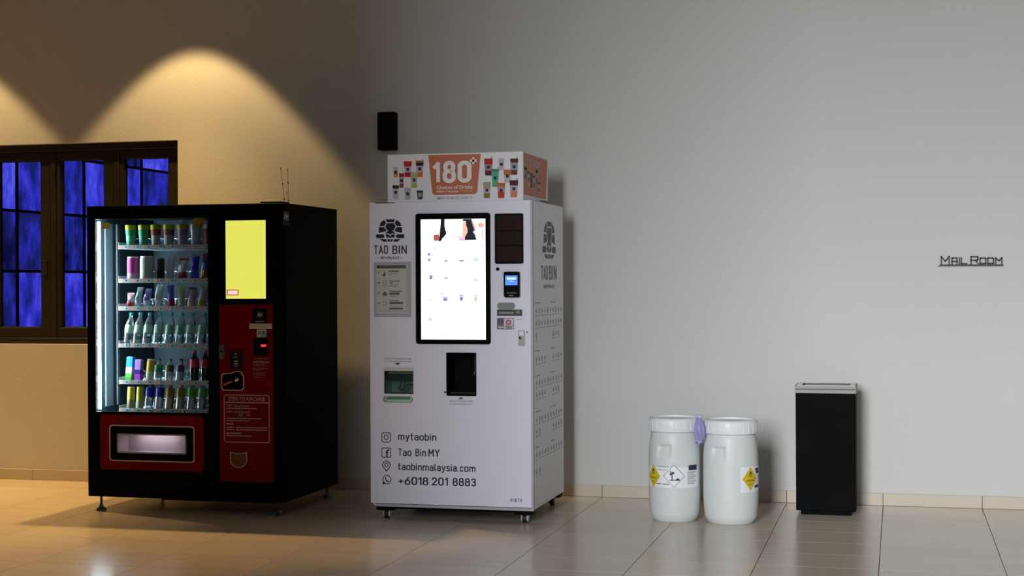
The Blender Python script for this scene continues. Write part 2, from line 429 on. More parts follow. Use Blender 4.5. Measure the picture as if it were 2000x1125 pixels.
# ---- blue-lit panel wall seen through the window, running away behind it
def blue_mat():
    m = D.materials.new('blue_lit_glass'); m.use_nodes = True; nt = m.node_tree; b = nt.nodes['Principled BSDF']
    b.inputs['Base Color'].default_value = (.01, .01, .03, 1); b.inputs['Roughness'].default_value = .3
    tc = nt.nodes.new('ShaderNodeTexCoord'); oi = nt.nodes.new('ShaderNodeObjectInfo')
    cm = nt.nodes.new('ShaderNodeCombineXYZ'); ml = nt.nodes.new('ShaderNodeMath'); ml.operation = 'MULTIPLY'; ml.inputs[1].default_value = 30
    nt.links.new(oi.outputs['Random'], ml.inputs[0]); nt.links.new(ml.outputs[0], cm.inputs[1]); nt.links.new(ml.outputs[0], cm.inputs[2])
    ad = nt.nodes.new('ShaderNodeVectorMath'); nt.links.new(tc.outputs['Object'], ad.inputs[0]); nt.links.new(cm.outputs[0], ad.inputs[1])
    mp = nt.nodes.new('ShaderNodeMapping'); mp.inputs['Scale'].default_value = (1, 3.2, 1.6); nt.links.new(ad.outputs[0], mp.inputs[0])
    n1 = nt.nodes.new('ShaderNodeTexNoise'); n1.inputs['Scale'].default_value = 1.3; n1.inputs['Detail'].default_value = 7; n1.inputs['Roughness'].default_value = .62
    nt.links.new(mp.outputs[0], n1.inputs['Vector'])
    av = nt.nodes.new('ShaderNodeMath'); av.operation = 'MULTIPLY_ADD'; av.inputs[1].default_value = .34; nt.links.new(oi.outputs['Random'], av.inputs[0])
    sb = nt.nodes.new('ShaderNodeMath'); sb.operation = 'SUBTRACT'; sb.inputs[1].default_value = .17; nt.links.new(n1.outputs[0], sb.inputs[0]); nt.links.new(sb.outputs[0], av.inputs[2])
    cr = nt.nodes.new('ShaderNodeValToRGB'); e = cr.color_ramp.elements
    e[0].position = .25; e[0].color = (.002, .002, .035, 1); e[1].position = .85; e[1].color = (.13, .17, .62, 1)
    for p, c in ((.4, (.008, .012, .12, 1)), (.52, (.02, .02, .36, 1)), (.66, (.05, .05, .58, 1))):
        q = e.new(p); q.color = c
    nt.links.new(av.outputs[0], cr.inputs[0]); nt.links.new(cr.outputs[0], b.inputs['Emission Color'])
    b.inputs['Emission Strength'].default_value = 1.45
    return m
M_blue = blue_mat()
M_bar = mat('dark_glazing_bar', (.006, .006, .012), rough=.5, spec=.2)
XB = -8.5
# added dark enclosure behind the window, keeps the sky light out
M_dim = mat('enclosure_dark', (.03, .03, .035), rough=.8, spec=.1)
struct(MB().box(-8.7, 3.6, 22, 22.2, -.1, 4.3).build('wall_far', M_dim)); struct(MB().box(-2.5, -2.3, W+TH, 22, -.1, 4.3).build('wall_enclosure', M_dim))
struct(MB().box(-8.9, -8.7, W+TH-.1, 22.2, -.1, 4.3).build('wall_beyond', M_dim))
struct(MB().box(-8.9, -2.3, W+TH, 22.2, -.2, -.1).build('floor_enclosure', M_dim)); struct(MB().box(-8.9, -2.3, W+TH, 22.2, 4.2, 4.4).build('ceiling_enclosure', M_dim))
bw = empty('glass_wall', (XB, 16.2, 0), 'blue backlit glass panel wall seen through the dark casement window', 'glass wall')
b0 = None
for k in range(-2, 6):
    for j in range(-1, 4):
        y0 = 13.62+1.3*k; z0 = 1.55+.6*(j-1)
        if b0 is None:
            b0 = MB().box(XB-.03, XB, y0+.015, y0+1.285, z0+.010, z0+.590).build('panel', M_blue, bw); b = b0
        else:
            b = b0.copy(); COL.objects.link(b); b.parent = bw
        b.location = Vector((XB-.015, y0+.65, z0+.012))-wpos(bw)
for k in range(-2, 7):
    y0 = 13.62+1.3*k; MB().box(XB-.04, XB+.012, y0-.022, y0+.022, 0, 3.4).build('mullion', M_bar, bw)
for j in range(-1, 5):
    z0 = 1.55+.6*(j-1); MB().box(XB-.04, XB+.018, 11.0, 21.5, z0-.014, z0+.014).build('transom', M_bar, bw)

# ================================================================== BLACK SNACK MACHINE
BX0, BX1, BY0, BY1, BZ0, BZ1 = -4.935, -3.602, 8.70, 9.59, .088, 1.907
bmac = empty('vending_machine', ((BX0+BX1)/2, (BY0+BY1)/2, 0),
             'tall black snack vending machine with lit glass front and red control panel', 'vending machine')
def PB(px, py, lift=0.): return onY(px, py, BY0-lift)
M_red = mat('red_panel', (.17, .0018, .009), rough=.5, spec=.08, var=.25, scale=4)
M_inner = mat('cabinet_lining', (.012, .024, .032), rough=.55, spec=.15, var=.6, scale=7)
M_lining_d = mat('cabinet_lining_dark', (.05, .07, .08), rough=.5, spec=.4)
M_led = mat('led_strip', (.9, .95, 1), emit=(.78, .93, 1.0), es=150.0)
M_line = mat('pale_outline', (.50, .42, .42), rough=.5)
M_lilac = mat('tray_lining', (.55, .47, .53), rough=.5)
xs_split = PB(428, 700).x
GX0, GX1 = PB(186, 600).x, PB(406, 600).x
GZ1, GZ0 = PB(300, 426.5).z, PB(300, 806).z
TX0, TX1 = PB(230, 866).x, PB(363, 866).x
TZ1, TZ0 = PB(297, 849).z, PB(297, 885).z
sh = MB()
yb = BY0+.04
sh.box(BX0, BX0+.03, yb, BY1, BZ0, BZ1); sh.box(BX1-.03, BX1, yb, BY1, BZ0, BZ1)
sh.box(BX0+.03, BX1-.03, yb, BY1, BZ1-.05, BZ1); sh.box(BX0+.03, BX1-.03, yb, BY1, BZ0, BZ0+.05)
sh.box(BX0+.03, BX1-.03, BY1-.05, BY1, BZ0+.05, BZ1-.05)
sh.build('cabinet', M_black, bmac, bev=.004, bseg=1)
MB().box(BX0+.05, -3.69, BY1, W-.225, .25, BZ1-.002).build('shadow_block', M_black, bmac, bev=.01)  # added hidden block that casts the shadow edge on the wall behind
ln = MB()
ln.box(-4.05, -4.04, yb, BY1-.06, GZ0-.03, BZ1-.05); ln.box(BX0+.03, BX0+.036, yb, BY1-.06, GZ0-.03, BZ1-.05)
ln.box(BX0+.036, -4.05, BY1-.07, BY1-.06, GZ0-.03, BZ1-.05); ln.box(BX0+.036, -4.05, yb, BY1-.07, GZ0-.03, GZ0-.02)
ln.box(BX0+.036, -4.05, yb, BY1-.07, BZ1-.06, BZ1-.051)
ln.build('lining', M_inner, bmac)
dr = MB().plate(BX0, xs_split-.002, BZ0, BZ1, BY0, yb, [(GX0, GX1, GZ0, GZ1), (TX0, TX1, TZ0, TZ1)])
gdoor = dr.build('glass_door', M_black, bmac, bev=.003, bseg=1)
MB().box(xs_split+.002, BX1, BY0, yb, BZ0, BZ1).build('control_door', M_black, bmac, bev=.003, bseg=1)
M_vglass = clear_mat('display_glass', (.96, .99, 1), gl=.0, rough=.02)
MB().box(GX0+.0005, GX1-.0005, BY0+.012, BY0+.018, GZ0+.0005, GZ1-.0005).build('display_glass', M_vglass, gdoor)
# LED strip with single diodes
led = MB(); lx0, lx1 = onY(187, 600, BY0+.05).x, onY(196.5, 600, BY0+.05).x
led.box(lx0, lx1, BY0+.045, BY0+.055, GZ0+.012, GZ1-.012)
ledo = led.build('led_strip', M_led, bmac, bev=.003)
M_diode = mat('led_diode', (1, 1, 1), emit=(.92, .98, 1), es=200.0)
d0 = None
for k in range(44):
    z = GZ0+.03+(GZ1-GZ0-.06)*k/43
    if d0 is None: d0 = MB().box(lx0+.008, lx1-.01, BY0+.0425, BY0+.0449, z-.006, z+.006).build('diode', M_diode, ledo); d = d0
    else: d = d0.copy(); COL.objects.link(d); d.parent = ledo
    d.location = Vector(((lx0+lx1-.002)/2, BY0+.0437, z-.006))-wpos(ledo)
# reflection painted as a lighter strip, and fixing rail, on the left lining
XI = BX0+.036
ya, yb2 = onX(205, 600, XI).y, onX(219, 600, XI).y
MB().box(XI, XI+.006, ya, yb2, GZ0+.02, GZ1-.02).build('reflection_strip', mat('reflection_strip', (.10, .14, .165), rough=.5, metal=.1, var=.2, scale=5), bmac)
MB().box(XI, XI+.012, yb2+.05, yb2+.08, GZ0+.02, GZ1-.02).build('shelf_upright', M_lining_d, bmac)
M_ystick = mat('yellow_sticker', (.62, .55, .02), rough=.5)
M_ostick = mat('orange_sticker', (.25, .14, .01), rough=.5)
a, b = onY(201, 434.5, BY0+.011), onY(213.5, 447, BY0+.011)
MB().box(a.x, b.x, BY0+.0105, BY0+.0118, b.z, a.z).build('sticker', M_ystick, gdoor)['label'] = 'small yellow sticker on the glass'
a, b = onY(377, 426, BY0+.011), onY(398.5, 437, BY0+.011)
MB().box(a.x, b.x, BY0+.0105, BY0+.0118, b.z, a.z).build('sticker', M_ostick, gdoor)['label'] = 'dim orange sticker on the glass'

# ---- shelves with price rails, tags and coils
YS = BY0+.085
rail_px = (482, 548, 602.5, 675, 747, 802.5)
RZ = [onY(318, y, YS).z for y in rail_px]
M_rail = mat('price_rail', (.42, .52, .56), rough=.35, spec=.5)
M_tagA = mat('salmon_tag', (.72, .36, .24), rough=.5); M_tagB = mat('pale_blue_tag', (.40, .58, .64), rough=.5)
M_coil = mat('coil_wire', (.62, .66, .70), rough=.25, metal=1.)
SX0 = onY(231, 560, YS).x; SX1 = -4.055
LANE = (SX1-SX0)/9.0
coil0 = tagA0 = tagB0 = dot0 = None
shelves = []
for zc in RZ:
    s = MB().box(SX0, SX1, YS+.003, YS+.58, zc-.012, zc-.009)
    s.box(SX0, SX0+.003, YS+.003, YS+.58, zc-.012, zc+.03)
    s.box(SX0, SX1, YS, YS+.003, zc-.0135, zc+.0135)
    so = s.build('shelf', M_rail, bmac); shelves.append(so)
    for k in range(9):
        xk = SX0+LANE*k
        def place(proto, maker, x, y, z):
            if proto is None: proto = o = maker()
            else: o = proto.copy(); COL.objects.link(o)
            o.parent = so; o.location = Vector((x, y, z))-wpos(so)
            return proto
        tagA0 = place(tagA0, lambda: MB().box(-.015, .015, -.0012, 0, 0, .021).build('price_tag', M_tagA, local=True), xk+.018, YS, zc-.0105)
        tagB0 = place(tagB0, lambda: MB().box(-.019, .019, -.0012, 0, 0, .019).build('price_tag', M_tagB, local=True), xk+.056, YS, zc-.0095)
        dot0 = place(dot0, lambda: MB().box(-.004, .004, -.002, 0, 0, .008).build('push_button', M_ink, local=True), xk+.056, YS-.0012, zc-.004)
        def mkcoil():
            pts = []
            for i in range(7*12+1):
                a = 2*math.pi*i/12; pts.append((.033*math.cos(a), .38*i/(7*12), .035+.033*math.sin(a)))
            return MB().tube(pts, .0019, seg=5).build('coil', M_coil, smooth=60, local=True)
        coil0 = place(coil0, mkcoil, xk+LANE/2, YS+.17, zc-.008)

# ---- red panels, tray, control panel
def decalB(name, px0, py0, px1, py1, mats, lift, parent=None, r=0., thick=.001):
    pm = ((px0+px1)/2, (py0+py1)/2)
    x0, x1 = PB(px0, pm[1]).x, PB(px1, pm[1]).x; z1, z0 = PB(pm[0], py0).z, PB(pm[0], py1).z
    mb = MB()
    poly = rrect(x0, z0, x1, z1, r) if r else [(x0, z0), (x1, z0), (x1, z1), (x0, z1)]
    mb.prism([(x, BY0-lift, z) for x, z in poly], (0, -thick, 0))
    return mb.build(name, mats, parent or bmac)
def boxB(px0, py0, px1, py1):
    pm = ((px0+px1)/2, (py0+py1)/2)
    return PB(px0, pm[1]).x, PB(pm[0], py1).z, PB(px1, pm[1]).x, PB(pm[0], py0).z
def rx(b_, m_): return (b_[0]+m_, b_[1]+m_, b_[2]-m_, b_[3]-m_)
bR = boxB(196, 811, 398, 919)
# lower red panel as a frame round the black tray surround
bK = boxB(214, 831, 380.5, 902)
mb = MB(); PL = lambda x, z: Vector((x, BY0, z))
frame_poly(mb, rrect(*bR, .02), rrect(*rx(bK, .004), .02), PL, thick=.003)
redp = mb.build('red_panel', M_red, gdoor)
mb = MB(); frame_poly(mb, rrect(*bK, .02), rrect(*rx(bK, .0075), .016), PL, thick=.0045); mb.build('pale_outline', M_line, gdoor)
tb = (TX0, TZ0, TX1, TZ1)
mb = MB(); frame_poly(mb, rrect(*rx(tb, -.004), .012), rrect(*rx(tb, .0035), .010), PL, thick=.0035); mb.build('tray_outline', mat('grey_outline', (.30, .29, .29), rough=.5), gdoor)
t = MB(); dpt = .10
t.add([(TX0, BY0+.002, TZ0), (TX1, BY0+.002, TZ0), (TX1, BY0+.002, TZ1), (TX0, BY0+.002, TZ1), (TX0+.02, BY0+dpt, TZ0), (TX1-.02, BY0+dpt, TZ0), (TX1-.02, BY0+dpt, TZ1), (TX0+.02, BY0+dpt, TZ1)],
      [(4, 5, 6, 7), (0, 1, 5, 4), (0, 4, 7, 3), (1, 2, 6, 5), (3, 7, 6, 2)])
t.build('tray', [M_lilac], gdoor, recalc=False)
_al = area('tray_fill', ((TX0+TX1)/2, BY0+.045, TZ1-.008), (math.radians(25), 0, 0), (TX1-TX0)*.55, .03, .13, (1, .93, 1))  # added lamp, stands in for cabinet light bleeding into the tray
_al.parent = bmac; _al.location = _al.location-wpos(bmac)
# yellow screen
decalB('screen_bezel', 436, 425.5, 525, 588, M_blackg, 0, thick=.004)
scr = decalB('screen', 441.5, 430.5, 519.5, 583.5, mat('yellow_screen', (.2, .2, .05), rough=.3, emit=rgb(232, 230, 96), es=.95, var=.05), .004)
decalB('screen_banner', 443.5, 565.5, 467, 577, mat('screen_banner_red', (.2, .05, .05), emit=(.75, .14, .1), es=.9), .005, scr, thick=.0006)
decalB('screen_banner', 446, 567.5, 464.5, 575, mat('screen_banner_white', (.3, .3, .3), emit=(.85, .75, .66), es=.95), .0056, scr, thick=.0006)
# control panel
cp = decalB('control_panel', 429.5, 594.5, 534, 941, M_red, 0, r=.012, thick=.004)
L0 = .004
def cpd(name, a, b, c, d, m, lift=L0, r=0., thick=.001, parent=None): return decalB(name, a, b, c, d, m, lift, parent or cp, r, thick)
M_paper = mat('paper_white', (.62, .60, .60), rough=.7, spec=.2)
M_pale = mat('pale_print', (.42, .34, .35), rough=.6)
lg = cpd('logo_plate', 493.5, 602.5, 522, 631, M_blackg)
mb = MB(); txtY(mb, 'AH', 502.3, 512.2, 619, 9, BY0-.0056, bold=.01)
mb.build('lettering', M_paper, lg)
mb = MB(); bx = boxB(498.7, 607, 516.5, 624.5); cxx, czz, rr = (bx[0]+bx[2])/2, (bx[1]+bx[3])/2, (bx[3]-bx[1])/2
circ = lambda r_, n=28: [(cxx+r_*math.cos(2*math.pi*k/n), czz+r_*math.sin(2*math.pi*k/n)) for k in range(n)]
frame_poly(mb, circ(rr), circ(rr-.0016), lambda x, z: Vector((x, BY0-.005, z)), thick=.0006); mb.build('ring', mat('dim_ring', (.05, .06, .06)), lg)
lx = boxB(499, 627, 517, 629); mb = MB(); lines_rect(mb, lx[0], lx[2], (lx[1]+lx[3])/2, .0045, BY0-.0056); mb.build('small_print', M_pale, lg)
st = cpd('label_strip', 487.5, 632, 531.5, 642.5, M_paper); lx = boxB(489, 635, 530, 636.3)
mb = MB(); lines_rect(mb, lx[0], lx[2], lx[3], .0022, BY0-.0056); lines_rect(mb, lx[0], lx[2]-.03, lx[3]-.011, .0022, BY0-.0056); mb.build('small_print', mat('grey_print', (.2, .18, .18)), st)
st = cpd('sticker', 502, 643.5, 520.7, 658.7, M_paper)
for a, c in ((504, (.25, .35, .12)), (508.5, (.2, .45, .4)), (513.5, (.06, .2, .45))):
    decalB('print_patch', a, 646, a+4.6, 654, mat('patch%d' % a, c), L0+.001, st, thick=.0005)
rd = cpd('scanner', 498.5, 660.5, 523, 694, M_blackg, thick=.02, r=.004)
decalB('scanner_light', 512.5, 672.5, 523.5, 677, mat('scan_red', (.3, .01, .01), emit=(1, .05, .03), es=.9), L0+.02, rd, thick=.001)
lk = cpd('lock', 430.3, 673.5, 440, 701, M_zinc, thick=.014, r=.004)
decalB('keyhole', 432.5, 684, 437, 688, M_ink, L0+.014, lk, thick=.001)
kp = cpd('card_reader', 451.5, 686.5, 474, 719.5, mat('navy_plastic', (.006, .009, .02), rough=.3), thick=.018, r=.003)
for y_, a, b_, c in ((691, 461, 465, (.3, .35, .45)), (697, 459, 467, (.15, .18, .35)), (705, 460, 468, (.4, .38, .25)), (710, 460, 468, (.4, .38, .25)), (714.5, 460, 468, (.12, .14, .16))):
    decalB('print_patch', a, y_-1.2, b_, y_+1.4, mat('kp%d' % y_, c), L0+.018, kp, thick=.0006)
# contact print below the scanner
mb = MB()
for y_, a, b_, h in ((700.5, 502, 524, 2.2), (707, 495.5, 526, 4.2), (711.8, 495.5, 518, 1.5), (714.5, 495.5, 525, 1.4), (719.5, 495.5, 525, 1.5), (722.3, 495.5, 513, 1.4), (728.5, 495.5, 519, 1.5), (731.5, 495.5, 519, 1.4), (736.5, 495.5, 519, 1.0)):
    q = boxB(a, y_-h/2, b_, y_+h/2)
    x = q[0]
    while x < q[2]-.004:
        wd_ = random.uniform(.010, .022) if h > 4 else random.uniform(.006, .016)
        mb.box(x, min(x+wd_, q[2]), BY0-L0-.0008, BY0-L0, q[1], q[3]); x += wd_+.0035
mb.lathe([(.0045, 0), (.0045, .0008)], 0, 0, 0, 12)
q = PB(498, 700.5)
n0 = len(mb.v)-24
for i in range(n0, len(mb.v)):
    x, y, z = mb.v[i]; mb.v[i] = (q.x+x, BY0-L0-z, q.z+y)
mb.build('small_print', mat('dim_print', (.30, .16, .18)), cp)
# coin slot surround with lever and ball
mb = MB(); bx = boxB(433, 729, 477.5, 763)
o_ = rrect(*bx, .022, 6); bump = []
cxb = bx[0]+(bx[2]-bx[0])*.72
def coin_out(mg):
    p = rrect(bx[0]+mg, bx[1]+mg, bx[2]-mg, bx[3]-mg, .022-mg*.5, 6); out = []
    for x, z in p: out.append((x, z))
    # dome on the upper edge
    i = 6
    arc = [(cxb+(.036-mg*.3)*math.cos(a), bx[3]-mg+(.014)*math.sin(a)) for a in [math.radians(t_) for t_ in (12, 40, 65, 90, 115, 140, 168)]]
    return out[:7]+arc+out[7:]
frame_poly(mb, coin_out(0), coin_out(.006), lambda x, z: Vector((x, BY0-L0, z)), thick=.004); cn = mb.build('coin_surround', M_line, cp)
mb = MB().prism([(x, BY0-L0, z) for x, z in coin_out(.0055)], (0, -.0015, 0)); mb.build('coin_plate', M_blackg, cn)
q = PB(463.5, 741.5); pr = [(.0001, 0), (.0155, 0), (.0155, .006), (.012, .012), (.006, .015), (.0001, .016)]
mb = MB().lathe(pr, 0, 0, 0, 20); mb.v = [(q.x+x, BY0-L0-.0015-z, q.z+y) for x, y, z in mb.v]
mb.build('coin_knob', mat('brass_knob', (.75, .55, .35), rough=.2, metal=1.), cn, smooth=40)
a, b_ = PB(439, 751), PB(455, 744.5)
mb = MB().tube([(a.x, BY0-L0-.008, a.z), ((a.x+b_.x)/2, BY0-L0-.012, (a.z+b_.z)/2), (b_.x, BY0-L0-.010, b_.z)], [.008, .0075, .004], seg=10)
mb.build('coin_lever', mat('orange_lever', (.55, .12, .02), rough=.4), cn, smooth=50)
# steps to purchase
mb = MB(); bx = boxB(438, 771, 527, 864.5); PLs = lambda x, z: Vector((x, BY0-L0, z))
frame_poly(mb, rrect(*bx, .016), rrect(*rx(bx, .005), .012), PLs, thick=.0012)
q = boxB(439.5, 785.5, 526, 787.3); mb.box(q[0], q[2], BY0-L0-.0012, BY0-L0, q[1], q[3])
sp = mb.build('instruction_frame', M_pale, cp)
mb = MB(); Yt = BY0-L0-.0008
txtY(mb, 'STEPS TO PURCHASE', 446, 517.5, 783, 7.2, Yt, bold=.012)
txtY(mb, 'STEP 1 Select Product', 442.6, 486, 794.3, 3.6, Yt, bold=.012)
txtY(mb, 'STEP 2 Select Payment', 442.6, 489, 806, 3.6, Yt, bold=.012)
for y_, a, b_, h in ((797.6, 442.6, 502, 2.0), (817.2, 442.6, 511, 2.0), (821.7, 442.6, 486, 2.0), (827.8, 442.6, 456, 2.6), (834.3, 443, 458, 2.2), (835.3, 462, 522, 2.2), (838.9, 443, 458, 2.2), (840, 462, 522, 2.2), (846.2, 442.6, 472, 2.8), (851, 442.6, 492, 2.2)):
    q = boxB(a, y_-h/2, b_, y_+h/2); x = q[0]
    while x < q[2]-.004:
        wd_ = random.uniform(.008, .022); mb.box(x, min(x+wd_, q[2]), BY0-L0-.0008, BY0-L0, q[1], q[3]); x += wd_+.003
mb.build('lettering', M_pale, sp)
decalB('icon', 467, 807, 475, 813.5, mat('blue_icon', (.10, .13, .25)), L0, sp, thick=.0008)
decalB('icon', 481.5, 808.5, 489.5, 812.5, mat('dim_icon', (.22, .13, .15)), L0, sp, thick=.0008)
# coin return cup
bx = boxB(450, 883, 483.5, 914)
def cupo(mg):
    x0, z0, x1, z1 = bx[0]+mg, bx[1]+mg, bx[2]-mg, bx[3]-mg; cx = (x0+x1)/2; hw = (x1-x0)/2
    return [(x1, z1), (x1-hw*.3, z1), (cx+hw*.35, z1-.006), (cx-hw*.35, z1-.006), (x0+hw*.3, z1), (x0, z1)] + [(cx-hw*math.cos(math.radians(a)), z0+hw*.95-hw*.95*math.sin(math.radians(a))) for a in range(0, 181, 15)]
mb = MB(); frame_poly(mb, cupo(0), cupo(.0055), PLs, thick=.004); rc = mb.build('coin_return', M_pale, cp)
MB().prism([(x, BY0-L0, z) for x, z in cupo(.005)], (0, -.0012, 0)).build('return_flap', mat('amber_flap', (.14, .035, .01), rough=.3), rc)
# sticker with initials on the side, near the front top edge
mb = MB(); txtX(mb, 'AH', 554.5, 563, 429, 14, BX1+.0012, bold=.01)
sd = MB(); a, b_ = onX(552.5, 411, BX1), onX(565, 441, BX1); sd.box(BX1, BX1+.0008, a.y, b_.y, b_.z, a.z)
so = sd.build('side_sticker', M_blackg, bmac); mb.build('lettering', M_paper, so)
# antennas on the roof
an = MB(); YA = BY0+.16
a, b_ = onY(514, 394, YA), onY(557, 394, YA); an.box(a.x, b_.x, YA-.05, YA+.07, BZ1, BZ1+.016)
anb = an.build('antenna_base', M_black, bmac, bev=.004)
M_ant = mat('antenna_wire', (.03, .018, .01), rough=.5)
for (p0, p1, beads) in (((556.3, 392), (548.6, 329.5), (.58, .14, 1.)), ((564.5, 392), (561.8, 332), (.62, .10, 1.)), ((562, 392), (560.6, 376.5), (1.,))):
    A, B_ = onY(*p0, YA), onY(*p1, YA); A.z = BZ1
    m_ = MB().tube([A, B_], .0011, seg=6)
    for t_ in beads:
        c_ = A.lerp(B_, t_); m_.tube([c_-(B_-A).normalized()*.008, c_, c_+(B_-A).normalized()*.008], [.0018, .0042 if t_ < 1 else .0028, .0018], seg=8)
    m_.build('antenna', M_ant, bmac)
# levelling feet
for x, y in ((-4.863, BY0+.035), (BX1-.055, BY0+.035), (BX1-.07, BY1-.03), (-4.863, BY1-.03)):
    ft_ = MB().lathe([(.0075, .012), (.0075, BZ0)], x, y, 0, 12)
    fo = ft_.build('foot', mat('foot_rod', (.05, .05, .05), rough=.35, metal=.8), bmac, smooth=40)
    MB().lathe([(.030, 0), (.032, .004), (.030, .010), (.018, .016), (.013, .024), (.013, .032), (.0078, .034)], x, y, 0, 20).build('foot_pad', mat('foot_pad', (.16, .17, .17), rough=.35, metal=.6), fo, smooth=40)
MB().box(BX0+.45, BX1-.12, BY0+.12, BY1-.05, .062, BZ0).build('under_shade_block', M_black, bmac)  # added black box standing in for the shade under the machine

# ---- products behind the glass
SHELF = ('top shelf', 'second shelf', 'third shelf', 'fourth shelf', 'fifth shelf', 'bottom shelf')
ORD = ('first', 'second', 'third', 'fourth', 'fifth', 'sixth', 'seventh', 'eighth')
YP = YS+.05
def pm(c, rough=.4, spec=.5, var=.1): return mat('print_%03d_%03d_%03d_%d' % (*[int(255*x) for x in c], int(rough*100)), tuple(x**1.3 for x in c), rough=rough, spec=spec*.5, var=var, scale=60)
def slot(row, pl, pr):
    zb = RZ[row]+.0005-.009
    x = onY((pl+pr)/2, rail_px[row]-10, YP).x
    w = (onY(pr, rail_px[row], YP).x-onY(pl, rail_px[row], YP).x)*.92
    return x, zb, w
def hpx(row, top): return onY(300, top, YP).z-(RZ[row]-.0085)
def lab(desc, row, i): return '%s, %s from left on %s' % (desc, ORD[i], SHELF[row])
def root(name, row, i, x, zb, desc, cat, tilt=0., y=None, foot=.03):
    r_ = empty(name, (x, y or YP, zb+(foot*math.sin(tilt)+.0006 if tilt else .0)), lab(desc, row, i), cat, 'products on the %s of the snack machine' % SHELF[row])
    r_.rotation_euler = (-tilt, 0, 0)
    return r_
def cup(row, i, pl, pr, top, lid, body, band, desc):
    x, zb, w = slot(row, pl, pr); h = hpx(row, top); R_ = w/2
    r_ = root('noodle_cup', row, i, x, zb, desc, 'cup')
    MB().lathe([(R_*.72, 0), (R_*.74, .003), (R_*.92, h*.86), (R_*.92, h*.9)], seg=20).build('cup_body', pm(body), r_, smooth=40, local=True)
    MB().lathe([(R_*.86, h*.55), (R_*.9, h*.56), (R_*.945, h*.8), (R_*.9, h*.81)], seg=20, cap=False).build('sleeve', pm(band), r_, smooth=40, local=True)
    MB().lathe([(R_*.93, h*.80), (R_, h*.80), (R_, h*.97), (R_*.95, h), (R_*.8, h), (R_*.78, h*.985), (.0001, h*.985)], seg=20).build('lid', pm(lid), r_, smooth=40, local=True)
def canister(row, i, pl, pr, top, lid, body, low, desc, name='drink_can', cat='can', split=.45, tilt=0.):
    x, zb, w = slot(row, pl, pr); h = hpx(row, top); R_ = w/2
    r_ = root(name, row, i, x, zb, desc, cat, tilt, foot=R_*.95)
    MB().lathe([(R_*.8, 0), (R_*.95, .006), (R_*.95, h*split)], seg=20).build('lower_body', pm(low), r_, smooth=40, local=True)
    MB().lathe([(R_*.955, h*split), (R_*.955, h*.9), (R_*.85, h*.95)], seg=20).build('upper_body', pm(body), r_, smooth=40, local=True)
    MB().lathe([(R_*.86, h*.935), (R_*.9, h*.95), (R_*.9, h*.99), (R_*.84, h), (R_*.8, h*.985), (.0001, h*.985)], seg=20).build('lid', pm(lid, .3), r_, smooth=40, local=True)
def pouch(row, i, pl, pr, top, c1, c2, desc, name='snack_pouch', lean=0., tilt=.12, c3=None):
    x, zb, w = slot(row, pl, pr); h = hpx(row, top)
    r_ = root(name, row, i, x, zb, desc, 'snack bag', tilt, foot=.012)
    nu, nv = 10, 16; rs = random.Random(row*31+i)
    ph = rs.uniform(0, 6)
    def pt(u, v, s_):
        th = .022*(1-abs(2*u-1)**2.4)**.6*(math.sin(math.pi*min(1, max(0, (v-.06)/.88)))**.55 if .06 < v < .94 else 0)
        sway = lean*h*(v-.2)+.004*math.sin(5*v+ph)
        wv = w*(1-.10*math.sin(math.pi*v))*(1 if .06 < v < .94 else 1.04)
        cr_ = .0022*math.sin(u*34+v*9+ph)*(1 if .08 < v < .92 else 1.5)
        return ((u-.5)*wv+sway, s_*(th+.0008)+cr_+.004*math.sin(3*v+ph), v*h)
    def piece(v0, v1, nme, m_):
        mb = MB(); n_ = max(2, int(round(nv*(v1-v0)))); vv = []; fs = []
        for s_ in (-1, 1):
            for b_ in range(n_+1):
                for a_ in range(nu+1): vv.append(pt(a_/nu, v0+(v1-v0)*b_/n_, s_))
        k = (nu+1)*(n_+1); st_ = nu+1
        for b_ in range(n_):
            for a_ in range(nu):
                p = b_*st_+a_; fs += [(p, p+1, p+st_+1, p+st_), (k+p+1, k+p, k+p+st_, k+p+st_+1)]
            fs += [(b_*st_, b_*st_+st_, k+b_*st_+st_, k+b_*st_), (b_*st_+nu, k+b_*st_+nu, k+b_*st_+st_+nu, b_*st_+st_+nu)]
        for a_ in range(nu):
            fs += [(a_, k+a_, k+a_+1, a_+1), (n_*st_+a_, n_*st_+a_+1, k+n_*st_+a_+1, k+n_*st_+a_)]
        return mb.add(vv, fs).build(nme, m_, r_, smooth=50, local=True)
    c3 = c3 or c1
    piece(0, .4, 'pouch_base', pm(c2, .3)); piece(.4, .9, 'pouch_body', pm(c1, .3)); piece(.9, 1., 'pouch_seal', pm(c3, .3))
M_pet = clear_mat('pet_plastic', (.80, .95, .97), gl=.14, rough=.14, haze=.13)
M_petd = clear_mat('cola_bottle', (.12, .05, .04), gl=.06, rough=.06)
